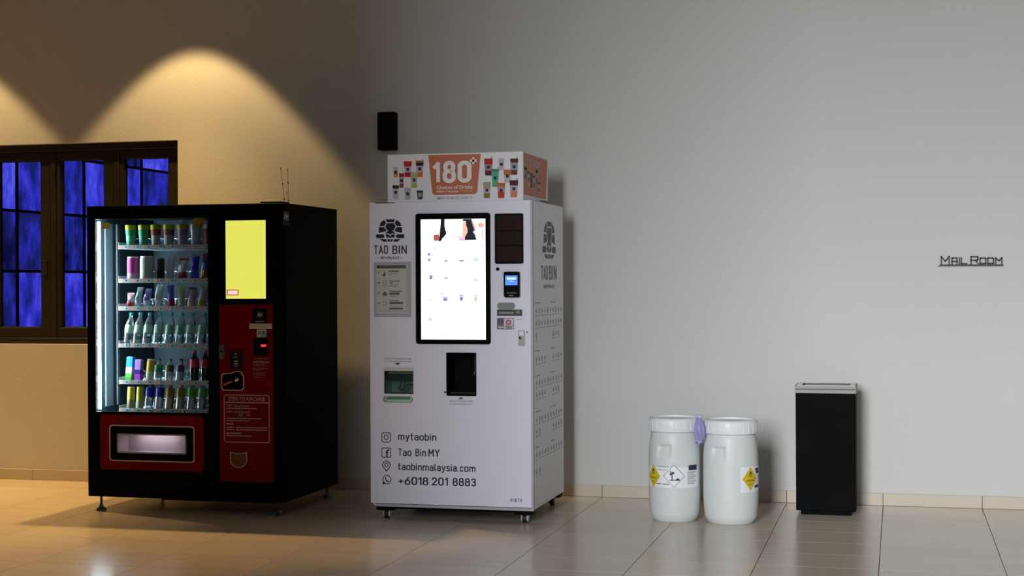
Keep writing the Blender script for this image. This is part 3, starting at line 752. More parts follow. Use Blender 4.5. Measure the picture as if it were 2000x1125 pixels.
def bottle(row, i, pl, pr, top, capc, labc, desc, tilt=.28, bodym=None, cat='bottle', l0=.36, l1=.60, inner=None):
    x, zb, w = slot(row, pl, pr); h = hpx(row, top)/math.cos(tilt)*.985; R_ = w/2
    r_ = root('drink_bottle', row, i, x, zb, desc, cat, tilt, y=YP-.012 if tilt > .1 else YP, foot=R_)
    prof = [(R_*.55, .002), (R_*.85, .001), (R_, h*.05), (R_, h*.14), (R_*.93, h*.17), (R_, h*.20), (R_, h*.60), (R_*.97, h*.66), (R_*.8, h*.75), (R_*.5, h*.85), (R_*.38, h*.89), (R_*.38, h*.94)]
    MB().lathe(prof, seg=20).build('bottle_body', bodym or M_pet, r_, smooth=50, local=True)
    MB().lathe([(R_*1.012, h*l0), (R_*1.02, h*(l0+.005)), (R_*1.02, h*(l1-.005)), (R_*1.012, h*l1)], seg=20, cap=False).build('bottle_label', pm(labc), r_, smooth=40, local=True)
    MB().lathe([(R_*.44, h*.92), (R_*.46, h*.925), (R_*.46, h*.99), (R_*.42, h), (.0001, h)], seg=16).build('cap', pm(capc), r_, smooth=40, local=True)
GRN, YEL, TEAL, WHT = (.12, .55, .30), (.62, .66, .05), (.02, .42, .38), (.72, .74, .74)
for i, (a, b_, lid, body, band, de) in enumerate((
    (245, 266, YEL, (.25, .68, .50), GRN, 'green noodle cup with yellow lid'),
    (270, 292, (.58, .66, .12), (.20, .62, .45), GRN, 'green noodle cup with lime lid'),
    (294, 315, YEL, (.62, .60, .60), (.5, .12, .10), 'white and red noodle cup with yellow lid'),
    (318.5, 341, YEL, (.66, .64, .60), (.42, .16, .18), 'white and maroon noodle cup with yellow lid'),
    (345, 368, (.66, .52, .04), (.50, .42, .55), (.40, .28, .42), 'mauve noodle cup with golden lid'),
    (371, 394, (.66, .74, .42), (.60, .60, .72), (.62, .66, .68), 'pale lilac noodle cup with whitish lid'),
    (397, 418, (.60, .58, .56), (.58, .10, .08), (.5, .08, .06), 'red noodle cup half hidden by door edge'))):
    cup(0, i, a, b_, 439, lid, body, band, de)
canister(1, 0, 248, 272, 501, (.75, .55, .65), (.62, .14, .42), (.70, .50, .62), 'pink snack canister', 'snack_canister', 'canister', .35)
canister(1, 1, 273, 300, 500, (.72, .75, .76), (.66, .72, .66), (.70, .74, .70), 'white snack canister', 'snack_canister', 'canister', .35)
canister(1, 2, 302, 322, 504, (.22, .23, .23), (.08, .09, .09), (.02, .02, .02), 'dark grey snack canister', 'snack_canister', 'canister', .5)
pouch(1, 3, 326, 341, 498, (.66, .66, .66), (.60, .60, .60), 'tall white snack pouch')
pouch(1, 4, 347, 366, 505, (.62, .62, .64), (.35, .03, .06), 'white pouch with red top', c3=(.6, .05, .12))
pouch(1, 5, 371, 388, 497, (.03, .05, .60), (.10, .12, .65), 'bright blue snack bag', lean=.05, c3=(.4, .45, .6))
pouch(1, 6, 391, 410, 496, (.10, .14, .40), (.38, .20, .06), 'dark blue and brown snack bag', c3=(.5, .15, .1))
P3 = (((245, 260.5, 572), (.62, .42, .46), (.50, .05, .08), None, 'short red and pink snack bag'), ((263.5, 276, 561), (.50, .66, .62), (.66, .72, .68), None, 'slim white and teal snack bag'),
      ((280.5, 294, 564), (.34, .30, .58), (.60, .60, .70), None, 'purple and white snack bag'), ((302, 318, 556), (.66, .66, .70), (.70, .70, .72), None, 'plain white snack bag'),
      ((325, 339, 557), (.12, .13, .55), (.48, .05, .16), (.2, .1, .5), 'blue and crimson snack bag'), ((347, 359, 561), (.60, .60, .42), (.62, .58, .34), (.6, .62, .03), 'cream snack bag with yellow top'),
      ((366, 382, 562), (.55, .34, .44), (.58, .54, .30), (.3, .14, .1), 'pink and tan snack bag'), ((386, 404, 560), (.52, .42, .52), (.55, .44, .16), (.4, .5, .2), 'tan and lilac snack bag'))
for i, ((a, b_, t_), c1, c2, c3, de) in enumerate(P3): pouch(2, i, a, b_, t_, c1, c2, de, lean=.08 if i in (0, 1) else .02, c3=c3)
for i, c_ in enumerate((250.5, 268.5, 287, 307.5, 329.5, 350, 370.5, 393)):
    bottle(3, i, c_-8.6, c_+8.6, 613, TEAL, (.52, .70, .56) if i not in (4, 5) else (.34, .58, .42), 'clear water bottle with teal cap')
def carton(row, i, pl, pr, top, cols, desc, tilt=.1):
    x, zb, w = slot(row, pl, pr); h = hpx(row, top); r_ = root('drink_carton', row, i, x, zb, desc, 'carton', tilt, foot=.02)
    z = 0
    for k, (fr, c) in enumerate(cols):
        MB().box(-w/2+.0004*k, w/2-.0004*k, -.02, .02, z, z+h*fr).build('carton_body' if k == 0 else 'carton_band', pm(c, .35), r_, bev=.0015, bseg=1, local=True); z += h*fr
    MB().box(-w*.38, w*.38, -.014, .014, z, z+.003).build('carton_top', pm((.6, .6, .6)), r_, local=True)
carton(4, 0, 246, 259.5, 699, ((.34, (.18, .55, .12)), (.26, (.58, .60, .58)), (.40, (.06, .34, .70))), 'blue and green drink carton', .16)
carton(4, 1, 264, 277, 704, ((.36, (.50, .12, .62)), (.2, (.12, .05, .35)), (.44, (.52, .34, .72))), 'purple drink carton')
canister(4, 2, 284, 301, 703, (.6, .6, .5), (.60, .44, .06), (.58, .58, .50), 'gold and silver drink can', tilt=.16)
PETW = clear_mat('frosted_pet', (.72, .82, .86), gl=.16, rough=.15, haze=.3)
for i, (c_, lc, cc, de) in enumerate(((309, (.05, .38, .16), (.05, .1, .08), 'bottle with green label'), (330.5, (.16, .20, .10), (.2, .2, .08), 'bottle with olive label'), (351.5, (.12, .08, .20), (.12, .08, .2), 'bottle with dark purple label'))):
    bottle(4, 3+i, c_-8, c_+8, 702, cc, lc, de, tilt=.2, bodym=PETW, l0=.45, l1=.72)
bottle(4, 6, 370, 388, 683, (.6, .03, .04), (.62, .10, .14), 'dark cola bottle with red label', tilt=.05, bodym=M_petd, l0=.48, l1=.72)
bottle(4, 7, 391, 409, 683, (.6, .03, .04), (.62, .10, .14), 'dark cola bottle with pinkish red label', tilt=.05, bodym=M_petd, l0=.48, l1=.72)
canister(5, 0, 247, 262, 757, (.6, .58, .2), (.62, .56, .08), (.30, .30, .16), 'yellow drink can with dark base', tilt=.1)
canister(5, 1, 265, 280, 757, (.6, .58, .2), (.66, .60, .12), (.50, .50, .30), 'pale yellow drink can', tilt=.1)
for i, (c_, lc, bc, de) in enumerate(((291, (.05, .06, .42), None, 'bottle with blue label'), (311, (.08, .08, .45), None, 'bottle with violet blue label'),
                                     (331, (.34, .26, .02), (.5, .34, .08), 'amber drink bottle with olive label'), (352, (.34, .27, .04), (.52, .34, .12), 'orange drink bottle with olive label'),
                                     (373.5, (.16, .50, .10), None, 'bottle with lime green label'), (394, (.14, .50, .14), None, 'bottle with leaf green label'))):
    bm_ = PETW if bc is None else clear_mat('tinted_pet_%d' % int(c_), (.85, .62, .30), gl=.14, rough=.15, haze=.35)
    bottle(5, 2+i, c_-8.3, c_+8.3, 752, lc, lc, de, tilt=.22, bodym=bm_, l0=.50, l1=.86)

# ================================================================== WHITE DRINKS MACHINE
VX0, VX1, VY0, VY1, VZ0, VZ1 = -3.076, -2.072, 8.74, 9.59, .080, 1.8996
vmac = empty('drinks_machine', ((VX0+VX1)/2, (VY0+VY1)/2, 0),
             'tall white self-service drinks machine with bright touchscreen, on casters', 'vending machine')
M_vw = mat('white_powder_coat', (.76, .76, .88), rough=.42, spec=.4, var=.015, scale=3)
M_vs = mat('white_side_panel', (.76, .76, .79), rough=.45, spec=.4, var=.015, scale=3)
M_vt = mat('grey_door_edge', (.42, .42, .46), rough=.5)
M_dk = mat('dark_print', (.018, .018, .028), rough=.55, spec=.25)
def PV(px, py, lift=0.): return onY(px, py, VY0-lift)
def boxV(px0, py0, px1, py1):
    pm_ = ((px0+px1)/2, (py0+py1)/2)
    return PV(px0, pm_[1]).x, PV(pm_[0], py1).z, PV(px1, pm_[1]).x, PV(pm_[0], py0).z
def decalV(name, px0, py0, px1, py1, m_, lift=0., r=0., thick=.001, parent=None):
    x0, z0, x1, z1 = boxV(px0, py0, px1, py1)
    poly = rrect(x0, z0, x1, z1, r) if r else [(x0, z0), (x1, z0), (x1, z1), (x0, z1)]
    return MB().prism([(x, VY0-lift, z) for x, z in poly], (0, -thick, 0)).build(name, m_, parent or vdoor)
yd = VY0+.028
hb = boxV(873.5, 690, 929.3, 770.5); hl = boxV(750.8, 724.5, 807.3, 769)
c_ = MB(); t_ = .012
c_.box(VX0+.006, VX0+.006+t_, yd, VY1, VZ0, VZ1); c_.box(VX1-t_, VX1, yd, VY1, VZ0, VZ1)
c_.box(VX0+.018, VX1-t_, yd, VY1, VZ1-t_, VZ1); c_.box(VX0+.018, VX1-t_, yd, VY1, VZ0, VZ0+t_); c_.box(VX0+.018, VX1-t_, VY1-t_, VY1, VZ0+t_, VZ1-t_)
c_.build('cabinet', M_vs, vmac, bev=.003, bseg=1)
VDZ0 = VZ0+.018
vdoor = MB().plate(VX0, VX1-.012, VDZ0, VZ1, VY0, yd, [(hb[0], hb[2], hb[1], hb[3]), (hl[0], hl[2], hl[1], hl[3])]).build('door', M_vw, vmac, bev=.002, bseg=1)
MB().box(VX1-.0125, VX1+.0006, VY0+.003, yd, VZ0, VZ1).build('door_edge', M_vt, vmac)
MB().box(VX0+.035, VX1, VY0+.004, VY0+.04, VZ0-.002, VDZ0-.004).build('bottom_rail', M_vt, vmac)
# recesses
def recess(name, hole, depth, m_, parent):
    x0, z0, x1, z1 = hole; mb = MB()
    mb.add([(x0, VY0+.001, z0), (x1, VY0+.001, z0), (x1, VY0+.001, z1), (x0, VY0+.001, z1), (x0, VY0+depth, z0), (x1, VY0+depth, z0), (x1, VY0+depth, z1), (x0, VY0+depth, z1)],
           [(4, 5, 6, 7), (0, 1, 5, 4), (0, 4, 7, 3), (1, 2, 6, 5), (3, 7, 6, 2)])
    return mb.build(name, m_, parent, recalc=False)
cb = recess('cup_bay', hb, .16, mat('bay_black', (.003, .003, .0035), rough=.7, spec=.08), vdoor)
MB().box(hb[0]+.01, hb[2]-.01, VY0+.03, VY0+.15, hb[1]+.0005, hb[1]+.012).build('drip_tray', mat('dark_steel', (.05, .055, .06), rough=.3, metal=.8), cb)
MB().tube([((hb[0]+hb[2])/2+.06, VY0+.09, hb[3]-.003), ((hb[0]+hb[2])/2+.06, VY0+.09, hb[1]+.14), ((hb[0]+hb[2])/2+.055, VY0+.085, hb[1]+.11)], .007, seg=10).build('spout', mat('dark_steel', (.05, .055, .06)), cb, smooth=50)
mb = MB(); frame_poly(mb, rrect(hb[0]-.004, hb[1]-.008, hb[2]+.004, hb[3]+.004, .006), rrect(hb[0]+.002, hb[1]+.004, hb[2]-.002, hb[3]-.002, .004), lambda x, z: Vector((x, VY0, z)), thick=.006)
mb.build('bay_frame', M_blackg, cb)
q = PV(869.5, 766); mb = MB().lathe([(.006, 0), (.006, .004), (.0001, .005)], 0, 0, 0, 12); mb.v = [(q.x+x, VY0-z, q.z+y) for x, y, z in mb.v]; mb.build('sensor', M_ink, vdoor)
lb = recess('lid_bay', hl, .14, mat('bay_steel', (.40, .44, .42), rough=.35, metal=.5, var=.3, scale=9), vdoor)
zm = hl[1]+(hl[3]-hl[1])*.55
MB().box(hl[0]+.004, hl[2]-.002, VY0+.07, VY0+.138, zm, zm+.035).build('lid_rack', mat('rack_dark', (.05, .055, .05), rough=.5), lb)
MB().box(hl[0]+.004, hl[2]-.002, VY0+.06, VY0+.138, hl[3]-.022, hl[3]-.001).build('lid_rail', mat('rack_cream', (.42, .40, .32), rough=.5), lb)
MB().tube([(hl[0]+.09, VY0+.06, zm-.005), (hl[0]+.085, VY0+.05, zm-.035), (hl[0]+.07, VY0+.045, hl[1]+.035), (hl[0]+.09, VY0+.05, hl[1]+.018), (hl[0]+.11, VY0+.055, hl[1]+.03), (hl[0]+.125, VY0+.06, hl[1]+.05), (hl[2]-.006, VY0+.06, hl[1]+.052)], .0055, seg=8).build('straw_guide', mat('guide_grey', (.12, .13, .13), rough=.35), lb, smooth=60)
MB().box(hl[0]+.0005, hl[2]-.0005, VY0+.004, VY0+.006, hl[1]+.0005, hl[3]-.0005).build('flap', clear_mat('bay_flap', (.80, .88, .84), gl=.04, rough=.1), lb)
mb = MB(); frame_poly(mb, rrect(hl[0]-.004, hl[1]-.004, hl[2]+.004, hl[3]+.022, .003), rrect(hl[0], hl[1], hl[2], hl[3], .002), lambda x, z: Vector((x, VY0, z)), thick=.003); mb.build('bay_frame', mat('cream_frame', (.58, .57, .54), rough=.5), lb)
# touchscreen
bz = decalV('screen_bezel', 813, 416.5, 958.5, 672, M_blackg, 0, r=.016, thick=.012)
scn = decalV('touchscreen', 823.5, 428, 949.5, 663, mat('white_screen', (.5, .5, .5), rough=.2, emit=(1, 1, 1), es=1.6, var=.01), .012, parent=bz)
YSn = VY0-.013
def em(n, c, s=1.): return mat('screen_'+n, tuple(x*.2 for x in c), rough=.3, emit=c, es=s, var=.01)
def spoly(name, pts, m_, k=1):
    # points given in the enlarged picture of the screen head (x0.07 px per unit, origin 820,420)
    P = [onY(820+x*.07, 420+y*.07, YSn) for x, y in pts]
    return MB().prism([(p.x, YSn+.0001, p.z) for p in P], (0, -.0004*k, 0)).build(name, m_, scn)
spoly('screen_image', [(585, 118), (690, 115), (690, 300), (712, 420), (745, 520), (690, 590), (620, 660), (590, 728), (520, 728), (545, 600), (575, 300)], em('dark', (.004, .004, .012)))
spoly('screen_image', [(1200, 112), (1440, 110), (1500, 250), (1560, 420), (1480, 470), (1540, 540), (1580, 690), (1250, 700), (1250, 630), (1330, 480), (1330, 380), (1290, 280), (1285, 170), (1200, 170)], em('dark', (.004, .004, .012)))
spoly('screen_image', [(1200, 200), (1285, 180), (1290, 280), (1330, 380), (1330, 470), (1250, 640), (1180, 660), (1200, 480)], em('peach', (1., .52, .40)), 2)
spoly('screen_image', [(1430, 150), (1470, 150), (1555, 400), (1520, 430)], em('pinkstroke', (.75, .25, .3)), 2)
spoly('screen_image', [(380, 560), (530, 540), (545, 640), (525, 715), (390, 720)], em('wine', (.45, .09, .09)), 2)
spoly('screen_image', [(1100, 630), (1260, 660), (1260, 715), (1090, 715)], em('pink', (1., .45, .75)), 2)
spoly('screen_image', [(1620, 230), (1780, 215), (1790, 330), (1640, 360)], em('coral', (1., .42, .36)))
spoly('screen_image', [(1730, 400), (1775, 400), (1775, 700), (1740, 700)], em('lavender', (.6, .6, .72)))
spoly('screen_image', [(1090, 590), (1140, 600), (1130, 640), (860, 600), (840, 580)], em('rose', (.9, .68, .72)))
ICON = ((496, 415, 22, 22, (.30, .32, .5)), (498, 455, 26, 26, (.28, .32, .62)), (625, 464, 24, 12, (.25, .25, .45)), (742, 463, 38, 12, (.25, .25, .45)), (855, 452, 38, 26, (.45, .75, .55)),
        (511, 586, 28, 34, (.22, .22, .42)), (626, 592, 26, 18, (.5, .5, .58)), (742, 577, 20, 36, (.88, .88, .88)), (850, 604, 34, 26, (.62, .66, .66)), (500, 758, 26, 24, (.72, .72, .75)),
        (596, 712, 24, 18, (.66, .7, .74)), (620, 752, 40, 32, (.20, .26, .55)), (741, 745, 30, 44, (.30, .22, .5)), (718, 710, 26, 10, (.8, .8, .8)), (850, 748, 24, 48, (.55, .58, .5)), (506, 905, 38, 26, (.62, .66, .62)), (897, 350, 14, 16, (.7, .7, .75)), (541, 368, 36, 10, (.82, .82, .9)))
for x, y, w_, h_, c in ICON:
    P = lambda X, Y_: onY(710+X/3.88, 390+Y_/3.88, YSn)
    a, b_ = P(x-w_/2, y-h_/2), P(x+w_/2, y+h_/2); ww = b_.x-a.x; hh = a.z-b_.z
    mb = MB()
    if h_ >= 24 and w_ > 18:   # a small drawn cup: lid and tapering body
        mb.prism([(a.x+ww*.18, YSn, b_.z), (b_.x-ww*.18, YSn, b_.z), (b_.x-ww*.06, YSn, b_.z+hh*.72), (a.x+ww*.06, YSn, b_.z+hh*.72)], (0, -.0004, 0))
        mb.box(a.x, b_.x, YSn-.0004, YSn, b_.z+hh*.80, a.z)
    else: mb.prism([(x_, YSn, z_) for x_, z_ in rrect(a.x, b_.z, b_.x, a.z, min(ww, hh)*.35, 3)], (0, -.0004, 0))
    mb.build('screen_icon', em('i%d_%d' % (x, y), c), scn)
# dark sensor panel, button, card reader
dp = decalV('sensor_panel', 967, 417, 1022.5, 515, M_blackg, 0, r=.010, thick=.008)
for a, b_ in ((421, 449), (452, 478), (481, 511)):
    decalV('panel_tint', 970.5, a, 1019, b_, mat('sensor_tint', (.022, .011, .007), rough=.4, spec=.05, var=.5, scale=14), .008, parent=dp, thick=.0006)
q = PV(972.3, 525.5); mb = MB().lathe([(.0105, 0), (.0105, .004), (.008, .006), (.0001, .006)], 0, 0, 0, 16); mb.v = [(q.x+x, VY0-z, q.z+y) for x, y, z in mb.v]; mb.build('button', M_blackg, vdoor)
rd = decalV('card_reader', 985.5, 530.5, 1016.5, 580.5, M_blackg, 0, r=.010, thick=.022)
sb = decalV('reader_screen', 988.5, 538, 1012.5, 557, mat('reader_blue', (.05, .1, .3), emit=(.06, .25, .85), es=1.0), .022, parent=rd, thick=.0006)
decalV('screen_text', 991.5, 542, 1009.5, 546, em('wtxt', (.8, .9, 1.)), .0226, parent=sb, thick=.0004)
decalV('screen_text', 996, 548.5, 1005, 550.5, em('wtxt2', (.4, .6, 1.)), .0226, parent=sb, thick=.0004)
for a, b_, y_ in ((991.5, 998, 572), (999, 1010, 572), (996, 1004, 577)):
    decalV('small_print', a, y_-.8, b_, y_+.9, mat('reader_print', (.2, .17, .15)), .022, parent=rd, thick=.0004)
decalV('grey_sticker', 971.2, 591, 1006, 604, mat('grey_green_sticker', (.19, .22, .22)), 0, r=.018, thick=.0012)
bl = decalV('label_strip', 971, 604.5, 1020, 617, mat('black_label', (.015, .015, .02), rough=.4), .0012, r=.003)
x0, z0, x1, z1 = boxV(975, 609, 1005, 613); mb = MB(); x = x0
while x < x1-.006: mb.box(x, x+.008, VY0-.0030, VY0-.0022, z0, z1); x += .011
mb.build('small_print', mat('label_print', (.35, .36, .36)), bl)
decalV('pale_square', 1008.5, 606.5, 1015.5, 613, mat('label_square', (.16, .17, .17)), .0022, parent=bl)
ps = decalV('payment_sticker', 970.7, 621, 1004, 643.5, mat('sticker_border', (.14, .14, .17)), 0)
decalV('sticker_face', 984.5, 622.3, 1003, 642.5, mat('sticker_face', (.60, .60, .66)), .001, parent=ps, thick=.0006)
decalV('sticker_face', 972, 622, 983.5, 633.5, mat('sticker_dark', (.10, .06, .09)), .001, parent=ps, thick=.0006)
q0 = boxV(972.5, 635.5, 983.5, 642.5); ax = q0; hh = ax[3]-ax[1]; ww = ax[2]-ax[0]; zc = (ax[1]+ax[3])/2
MB().prism([(ax[0], VY0-.001, zc), (ax[0]+ww*.45, VY0-.001, zc-hh*.45), (ax[0]+ww*.45, VY0-.001, zc-hh*.15), (ax[2], VY0-.001, zc-hh*.15), (ax[2], VY0-.001, zc+hh*.15), (ax[0]+ww*.45, VY0-.001, zc+hh*.15), (ax[0]+ww*.45, VY0-.001, zc+hh*.45)], (0, -.0008, 0)).build('arrow', M_paper, ps)
mb = MB(); q0 = boxV(988, 624.5, 998.5, 635); cxx, czz = (q0[0]+q0[2])/2, (q0[1]+q0[3])/2; r0 = (q0[2]-q0[0])/2
P3f = lambda x, z: Vector((x, VY0-.0016, z))
frame_poly(mb, rrect(cxx-r0, czz-r0, cxx+r0, czz+r0, r0*.8, 6), rrect(cxx-r0*.5, czz-r0*.5, cxx+r0*.5, czz+r0*.5, r0*.45, 6), P3f, thick=.0008)
mb.prism([(cxx+r0*.22*math.cos(t*math.pi/4), VY0-.0016, czz+r0*.22*math.sin(t*math.pi/4)) for t in range(8)], (0, -.0008, 0)); mb.build('logo', mat('magenta_print', (.50, .04, .14)), ps)
for y_, a, b_ in ((637, 986.5, 1001), (640.5, 987.5, 1000)): decalV('small_print', a, y_-.8, b_, y_+.8, M_dk, .0016, parent=ps, thick=.0005)
decalV('small_print', 1009, 623, 1020, 624.6, mat('faint_print', (.36, .36, .40)), 0, thick=.0006)
lk = decalV('lock', 1013, 645, 1025.3, 675.5, M_steel, 0, r=.004, thick=.007)
decalV('lock_window', 1015, 647, 1023, 655.5, M_white, .007, parent=lk, thick=.001)
q = PV(1017, 659.5); mb = MB().lathe([(.009, 0), (.009, .004), (.0001, .005)], 0, 0, 0, 14); mb.v = [(q.x+x, VY0-.007-z, q.z+y) for x, y, z in mb.v]; mb.build('lock_cylinder', mat('dark_metal', (.04, .04, .045), rough=.3, metal=.7), lk)
decalV('small_mark', 1028, 647.5, 1030.5, 650, M_dk, 0, thick=.0006)
# turtle emblem and lettering
TUR = [[(165, 149), (240, 149), (229, 171), (178, 171)], [(180, 178), (229, 178), (245, 203), (228, 232), (180, 232), (164, 204)],
       [(155, 153), (172, 175), (157, 200), (120, 200), (130, 173)], [(250, 153), (235, 175), (251, 200), (288, 200), (278, 173)],
       [(117, 208), (157, 208), (174, 234), (163, 242), (140, 246), (115, 252)], [(291, 208), (251, 208), (234, 234), (245, 242), (268, 246), (293, 252)],
       [(167, 262), (176, 242), (190, 232), (202, 229), (216, 232), (230, 242), (238, 262), (232, 264), (222, 254), (212, 258), (203, 268), (193, 258), (183, 254), (173, 264)],
       [(168, 270), (178, 262), (188, 264), (203, 276), (217, 264), (228, 262), (238, 270), (230, 290), (216, 284), (203, 292), (190, 284), (176, 290)],
       [(97, 262), (150, 262), (160, 275), (152, 290), (100, 292), (95, 278)], [(307, 262), (254, 262), (244, 275), (252, 290), (304, 292), (309, 278)],
       [(122, 299), (168, 299), (180, 318), (150, 318)], [(176, 299), (200, 299), (200, 318), (188, 318)], [(206, 299), (228, 299), (216, 318), (206, 318)], [(236, 299), (284, 299), (256, 318), (224, 318)]]
mb = MB()
for pl in TUR:
    P = [PV(710+x/3.88, 390+y/3.88) for x, y in pl]; mb.prism([(p.x, VY0, p.z) for p in P], (0, -.0008, 0))
mb.build('emblem', M_dk, vdoor)
mb = MB(); YV = VY0-.0008
x = [730.8, 741.2, 752.4, 767.8, 778.3, 783.4]
strokeY(mb, 'TAO', 731.2, 756.8, 495, 14.6, YV, .15, .26); strokeY(mb, 'BIN', 767.8, 793.3, 495, 14.6, YV, .15, .30)
txtY(mb, 'BEVERAGE', 743.5, 780.5, 506, 4.8, YV, bold=.012)
for a in (738, 784.5): mb.prism([(PV(a, 504).x+.003*math.cos(t), VY0, PV(a, 504).z+.003*math.sin(t)) for t in [k*.785 for k in range(8)]], (0, -.0008, 0))
mb.build('lettering', M_dk, vdoor)
# framed notice
nf = decalV('notice_frame', 730.6, 511.5, 803.2, 619, mat('notice_frame', (.40, .41, .45), rough=.4), 0, thick=.003)
pp = decalV('notice_sheet', 735.8, 517, 797.3, 612.3, mat('notice_paper', (.52, .53, .50), rough=.6), .003, parent=nf)
decalV('notice_heading', 736.3, 518, 793.5, 524.3, mat('notice_grey', (.09, .09, .09)), .004, parent=pp, thick=.0006)
mb = MB()
def bar(x0_, y0_, x1_, y1_, lift=.0046):
    q_ = boxV(710+x0_/3.88, 390+y0_/3.88, 710+x1_/3.88, 390+y1_/3.88); mb.box(q_[0], q_[2], VY0-lift, VY0-.004, q_[1], q_[3])
for args in ((193, 537, 272, 546), (193, 558, 262, 561), (193, 570, 215, 573), (195, 614, 276, 621), (195, 628, 224, 635), (197, 644, 272, 647), (197, 655, 258, 658), (198, 691, 295, 697), (198, 703, 275, 721), (198, 730, 262, 733), (200, 762, 270, 768), (198, 774, 302, 791), (198, 808, 300, 811), (198, 820, 300, 831), (108, 841, 330, 843), (328, 520, 330, 850), (110, 546, 122, 556), (112, 624, 124, 636), (110, 700, 122, 712), (112, 778, 124, 790), (110, 500, 120, 514)): bar(*args)
for pts in ([(146, 580), (168, 580), (168, 545), (158, 545), (158, 560), (146, 568)], [(144, 712), (162, 695), (182, 712), (176, 728), (150, 728)]):
    mb.prism([(PV(710+x/3.88, 0).x if False else PV(710+x/3.88, 390+y/3.88).x, VY0-.004, PV(710+x/3.88, 390+y/3.88).z) for x, y in pts], (0, -.0006, 0))
for (a, b_, c, d) in ((152, 612, 175, 655), (148, 772, 176, 804)):
    o1 = boxV(710+a/3.88, 390+b_/3.88, 710+c/3.88, 390+d/3.88); frame_poly(mb, rrect(*o1, .003, 3), rrect(*rx(o1, .0022), .002, 3), lambda x, z: Vector((x, VY0-.004, z)), thick=.0006)
mb.build('notice_print', mat('notice_ink', (.10, .10, .10)), pp)['kind'] = 'stuff'
# pick-up captions and arrows
for tx, xl_, xr_, yb_, cp_, bo in (('COLLECT YOUR LID/STRAW HERE', 750, 804, 702, 2.6, .004), ('SILA AMBIL PENUTUP/STRAW DI SINI', 750, 804, 707, 2.2, 0), ('COLLECT YOUR DRINK HERE', 877, 923, 785, 2.6, .004), ('SILA AMBIL MINUMAN DI SINI', 877, 923, 790.3, 2.2, 0)):
    mb = MB(); txtY(mb, tx, xl_, xr_, yb_, cp_, YV, bold=bo); mb.build('caption', M_dk, vdoor)
M_mar = mat('maroon_arrow', (.16, .01, .05))
for pts in (((770.8, 708.8), (782, 708.8), (776.5, 713.5)), ((894.7, 779.5), (905.2, 779.5), (900, 775.2))):
    P = [PV(*p) for p in pts]; MB().prism([(p.x, VY0, p.z) for p in P], (0, -.0008, 0)).build('arrow', M_mar, vdoor)
x0, z0, x1, z1 = boxV(747.3, 774, 806.3, 786.3); r_ = (z1-z0)/2
gs = MB().prism([(x, VY0, z) for x, z in rrect(x0, z0, x1, z1, r_*.98, 6)], (0, -.0008, 0)).build('recycling_sticker', mat('green_edge', (.03, .13, .07)), vdoor)
MB().prism([(x, VY0-.0008, z) for x, z in rrect(x0+.002, z0+.002, x1-.004, z1-.002, r_*.9, 6)], (0, -.0005, 0)).build('sticker_face', mat('pale_green', (.42, .56, .46)), gs)
MB().box(x0+r_*1.7, x1-r_*.8, VY0-.0020, VY0-.0013, z0+r_*.95, z1-.003).build('green_band', mat('green_band', (.08, .20, .11)), gs)
mb = MB()
for k in range(3):
    a0 = math.radians(90+120*k); c0 = (x0+r_*1.05, z0+r_)
    pts = [(c0[0]+r_*.72*math.cos(a0+t_), c0[1]+r_*.72*math.sin(a0+t_)) for t_ in (0, .5, 1.0, 1.5)]+[(c0[0]+r_*.42*math.cos(a0+t_), c0[1]+r_*.42*math.sin(a0+t_)) for t_ in (1.5, 1.0, .5, 0)]
    mb.prism([(x, VY0-.0013, z) for x, z in pts], (0, -.0006, 0))
mb.build('recycling_mark', mat('green_edge', (.03, .13, .07)), gs)
# contact lines
def E5(x, y): return (710+x/5, 820+y/5)
for tx, xl_, xr_, yb_, cp_ in (('mytaobin', 342, 706, 859.3, 12.2), ('Tao Bin', 342, 606, 889.9, 12.4), ('MY', 640, 738, 891, 12.4), ('taobinmalaysia.com', 342, 1088, 919.2, 12.4), ('+6018', 345, 626, 946.2, 13.6), ('201', 672, 818, 947.3, 13.6), ('8883', 876, 1093, 948.6, 13.6)):
    mb = MB(); strokeY(mb, tx, E5(xl_, 0)[0], E5(xr_, 0)[0], yb_, cp_, YV, .155, .27); mb.build('contact_lettering', M_dk, vdoor)
PLV = lambda x, z: Vector((x, VY0, z))
def ring(mb, cx, cz, r0_, r1_, n=24):
    frame_poly(mb, [(cx+r0_*math.cos(2*math.pi*k/n), cz+r0_*math.sin(2*math.pi*k/n)) for k in range(n)], [(cx+r1_*math.cos(2*math.pi*k/n), cz+r1_*math.sin(2*math.pi*k/n)) for k in range(n)], PLV, thick=.0008)
U = PV(754, 880).x-PV(753, 880).x   # one photo pixel on the door, in metres
def ctr(x, y): p = PV(*E5(x, y)); return p.x, p.z
# rounded square camera icon
mb = MB(); cx, cz = ctr(222, 171); h = 9.3*U
frame_poly(mb, rrect(cx-h, cz-h, cx+h, cz+h, h*.5), rrect(cx-h+1.4*U, cz-h+1.4*U, cx+h-1.4*U, cz+h-1.4*U, h*.38), PLV, thick=.0008); ring(mb, cx, cz, 4.8*U, 3.4*U)
mb.box(cx+4.6*U, cx+6.2*U, VY0-.0008, VY0, cz+4.6*U, cz+6.2*U); mb.build('contact_icon', M_dk, vdoor)
mb = MB(); cx, cz = ctr(223, 320)
frame_poly(mb, rrect(cx-h, cz-h, cx+h, cz+h, h*.3), rrect(cx-h+1.4*U, cz-h+1.4*U, cx+h-1.4*U, cz+h-1.4*U, h*.2), PLV, thick=.0008)
text_add(mb, 'f', lambda u, v: Vector((cx-1.5*U+7*U*u, VY0-.0008, cz-h+1.5*U+14*U*v*.95)), .02); mb.build('contact_icon', M_dk, vdoor)
mb = MB(); cx, cz = ctr(224, 440)
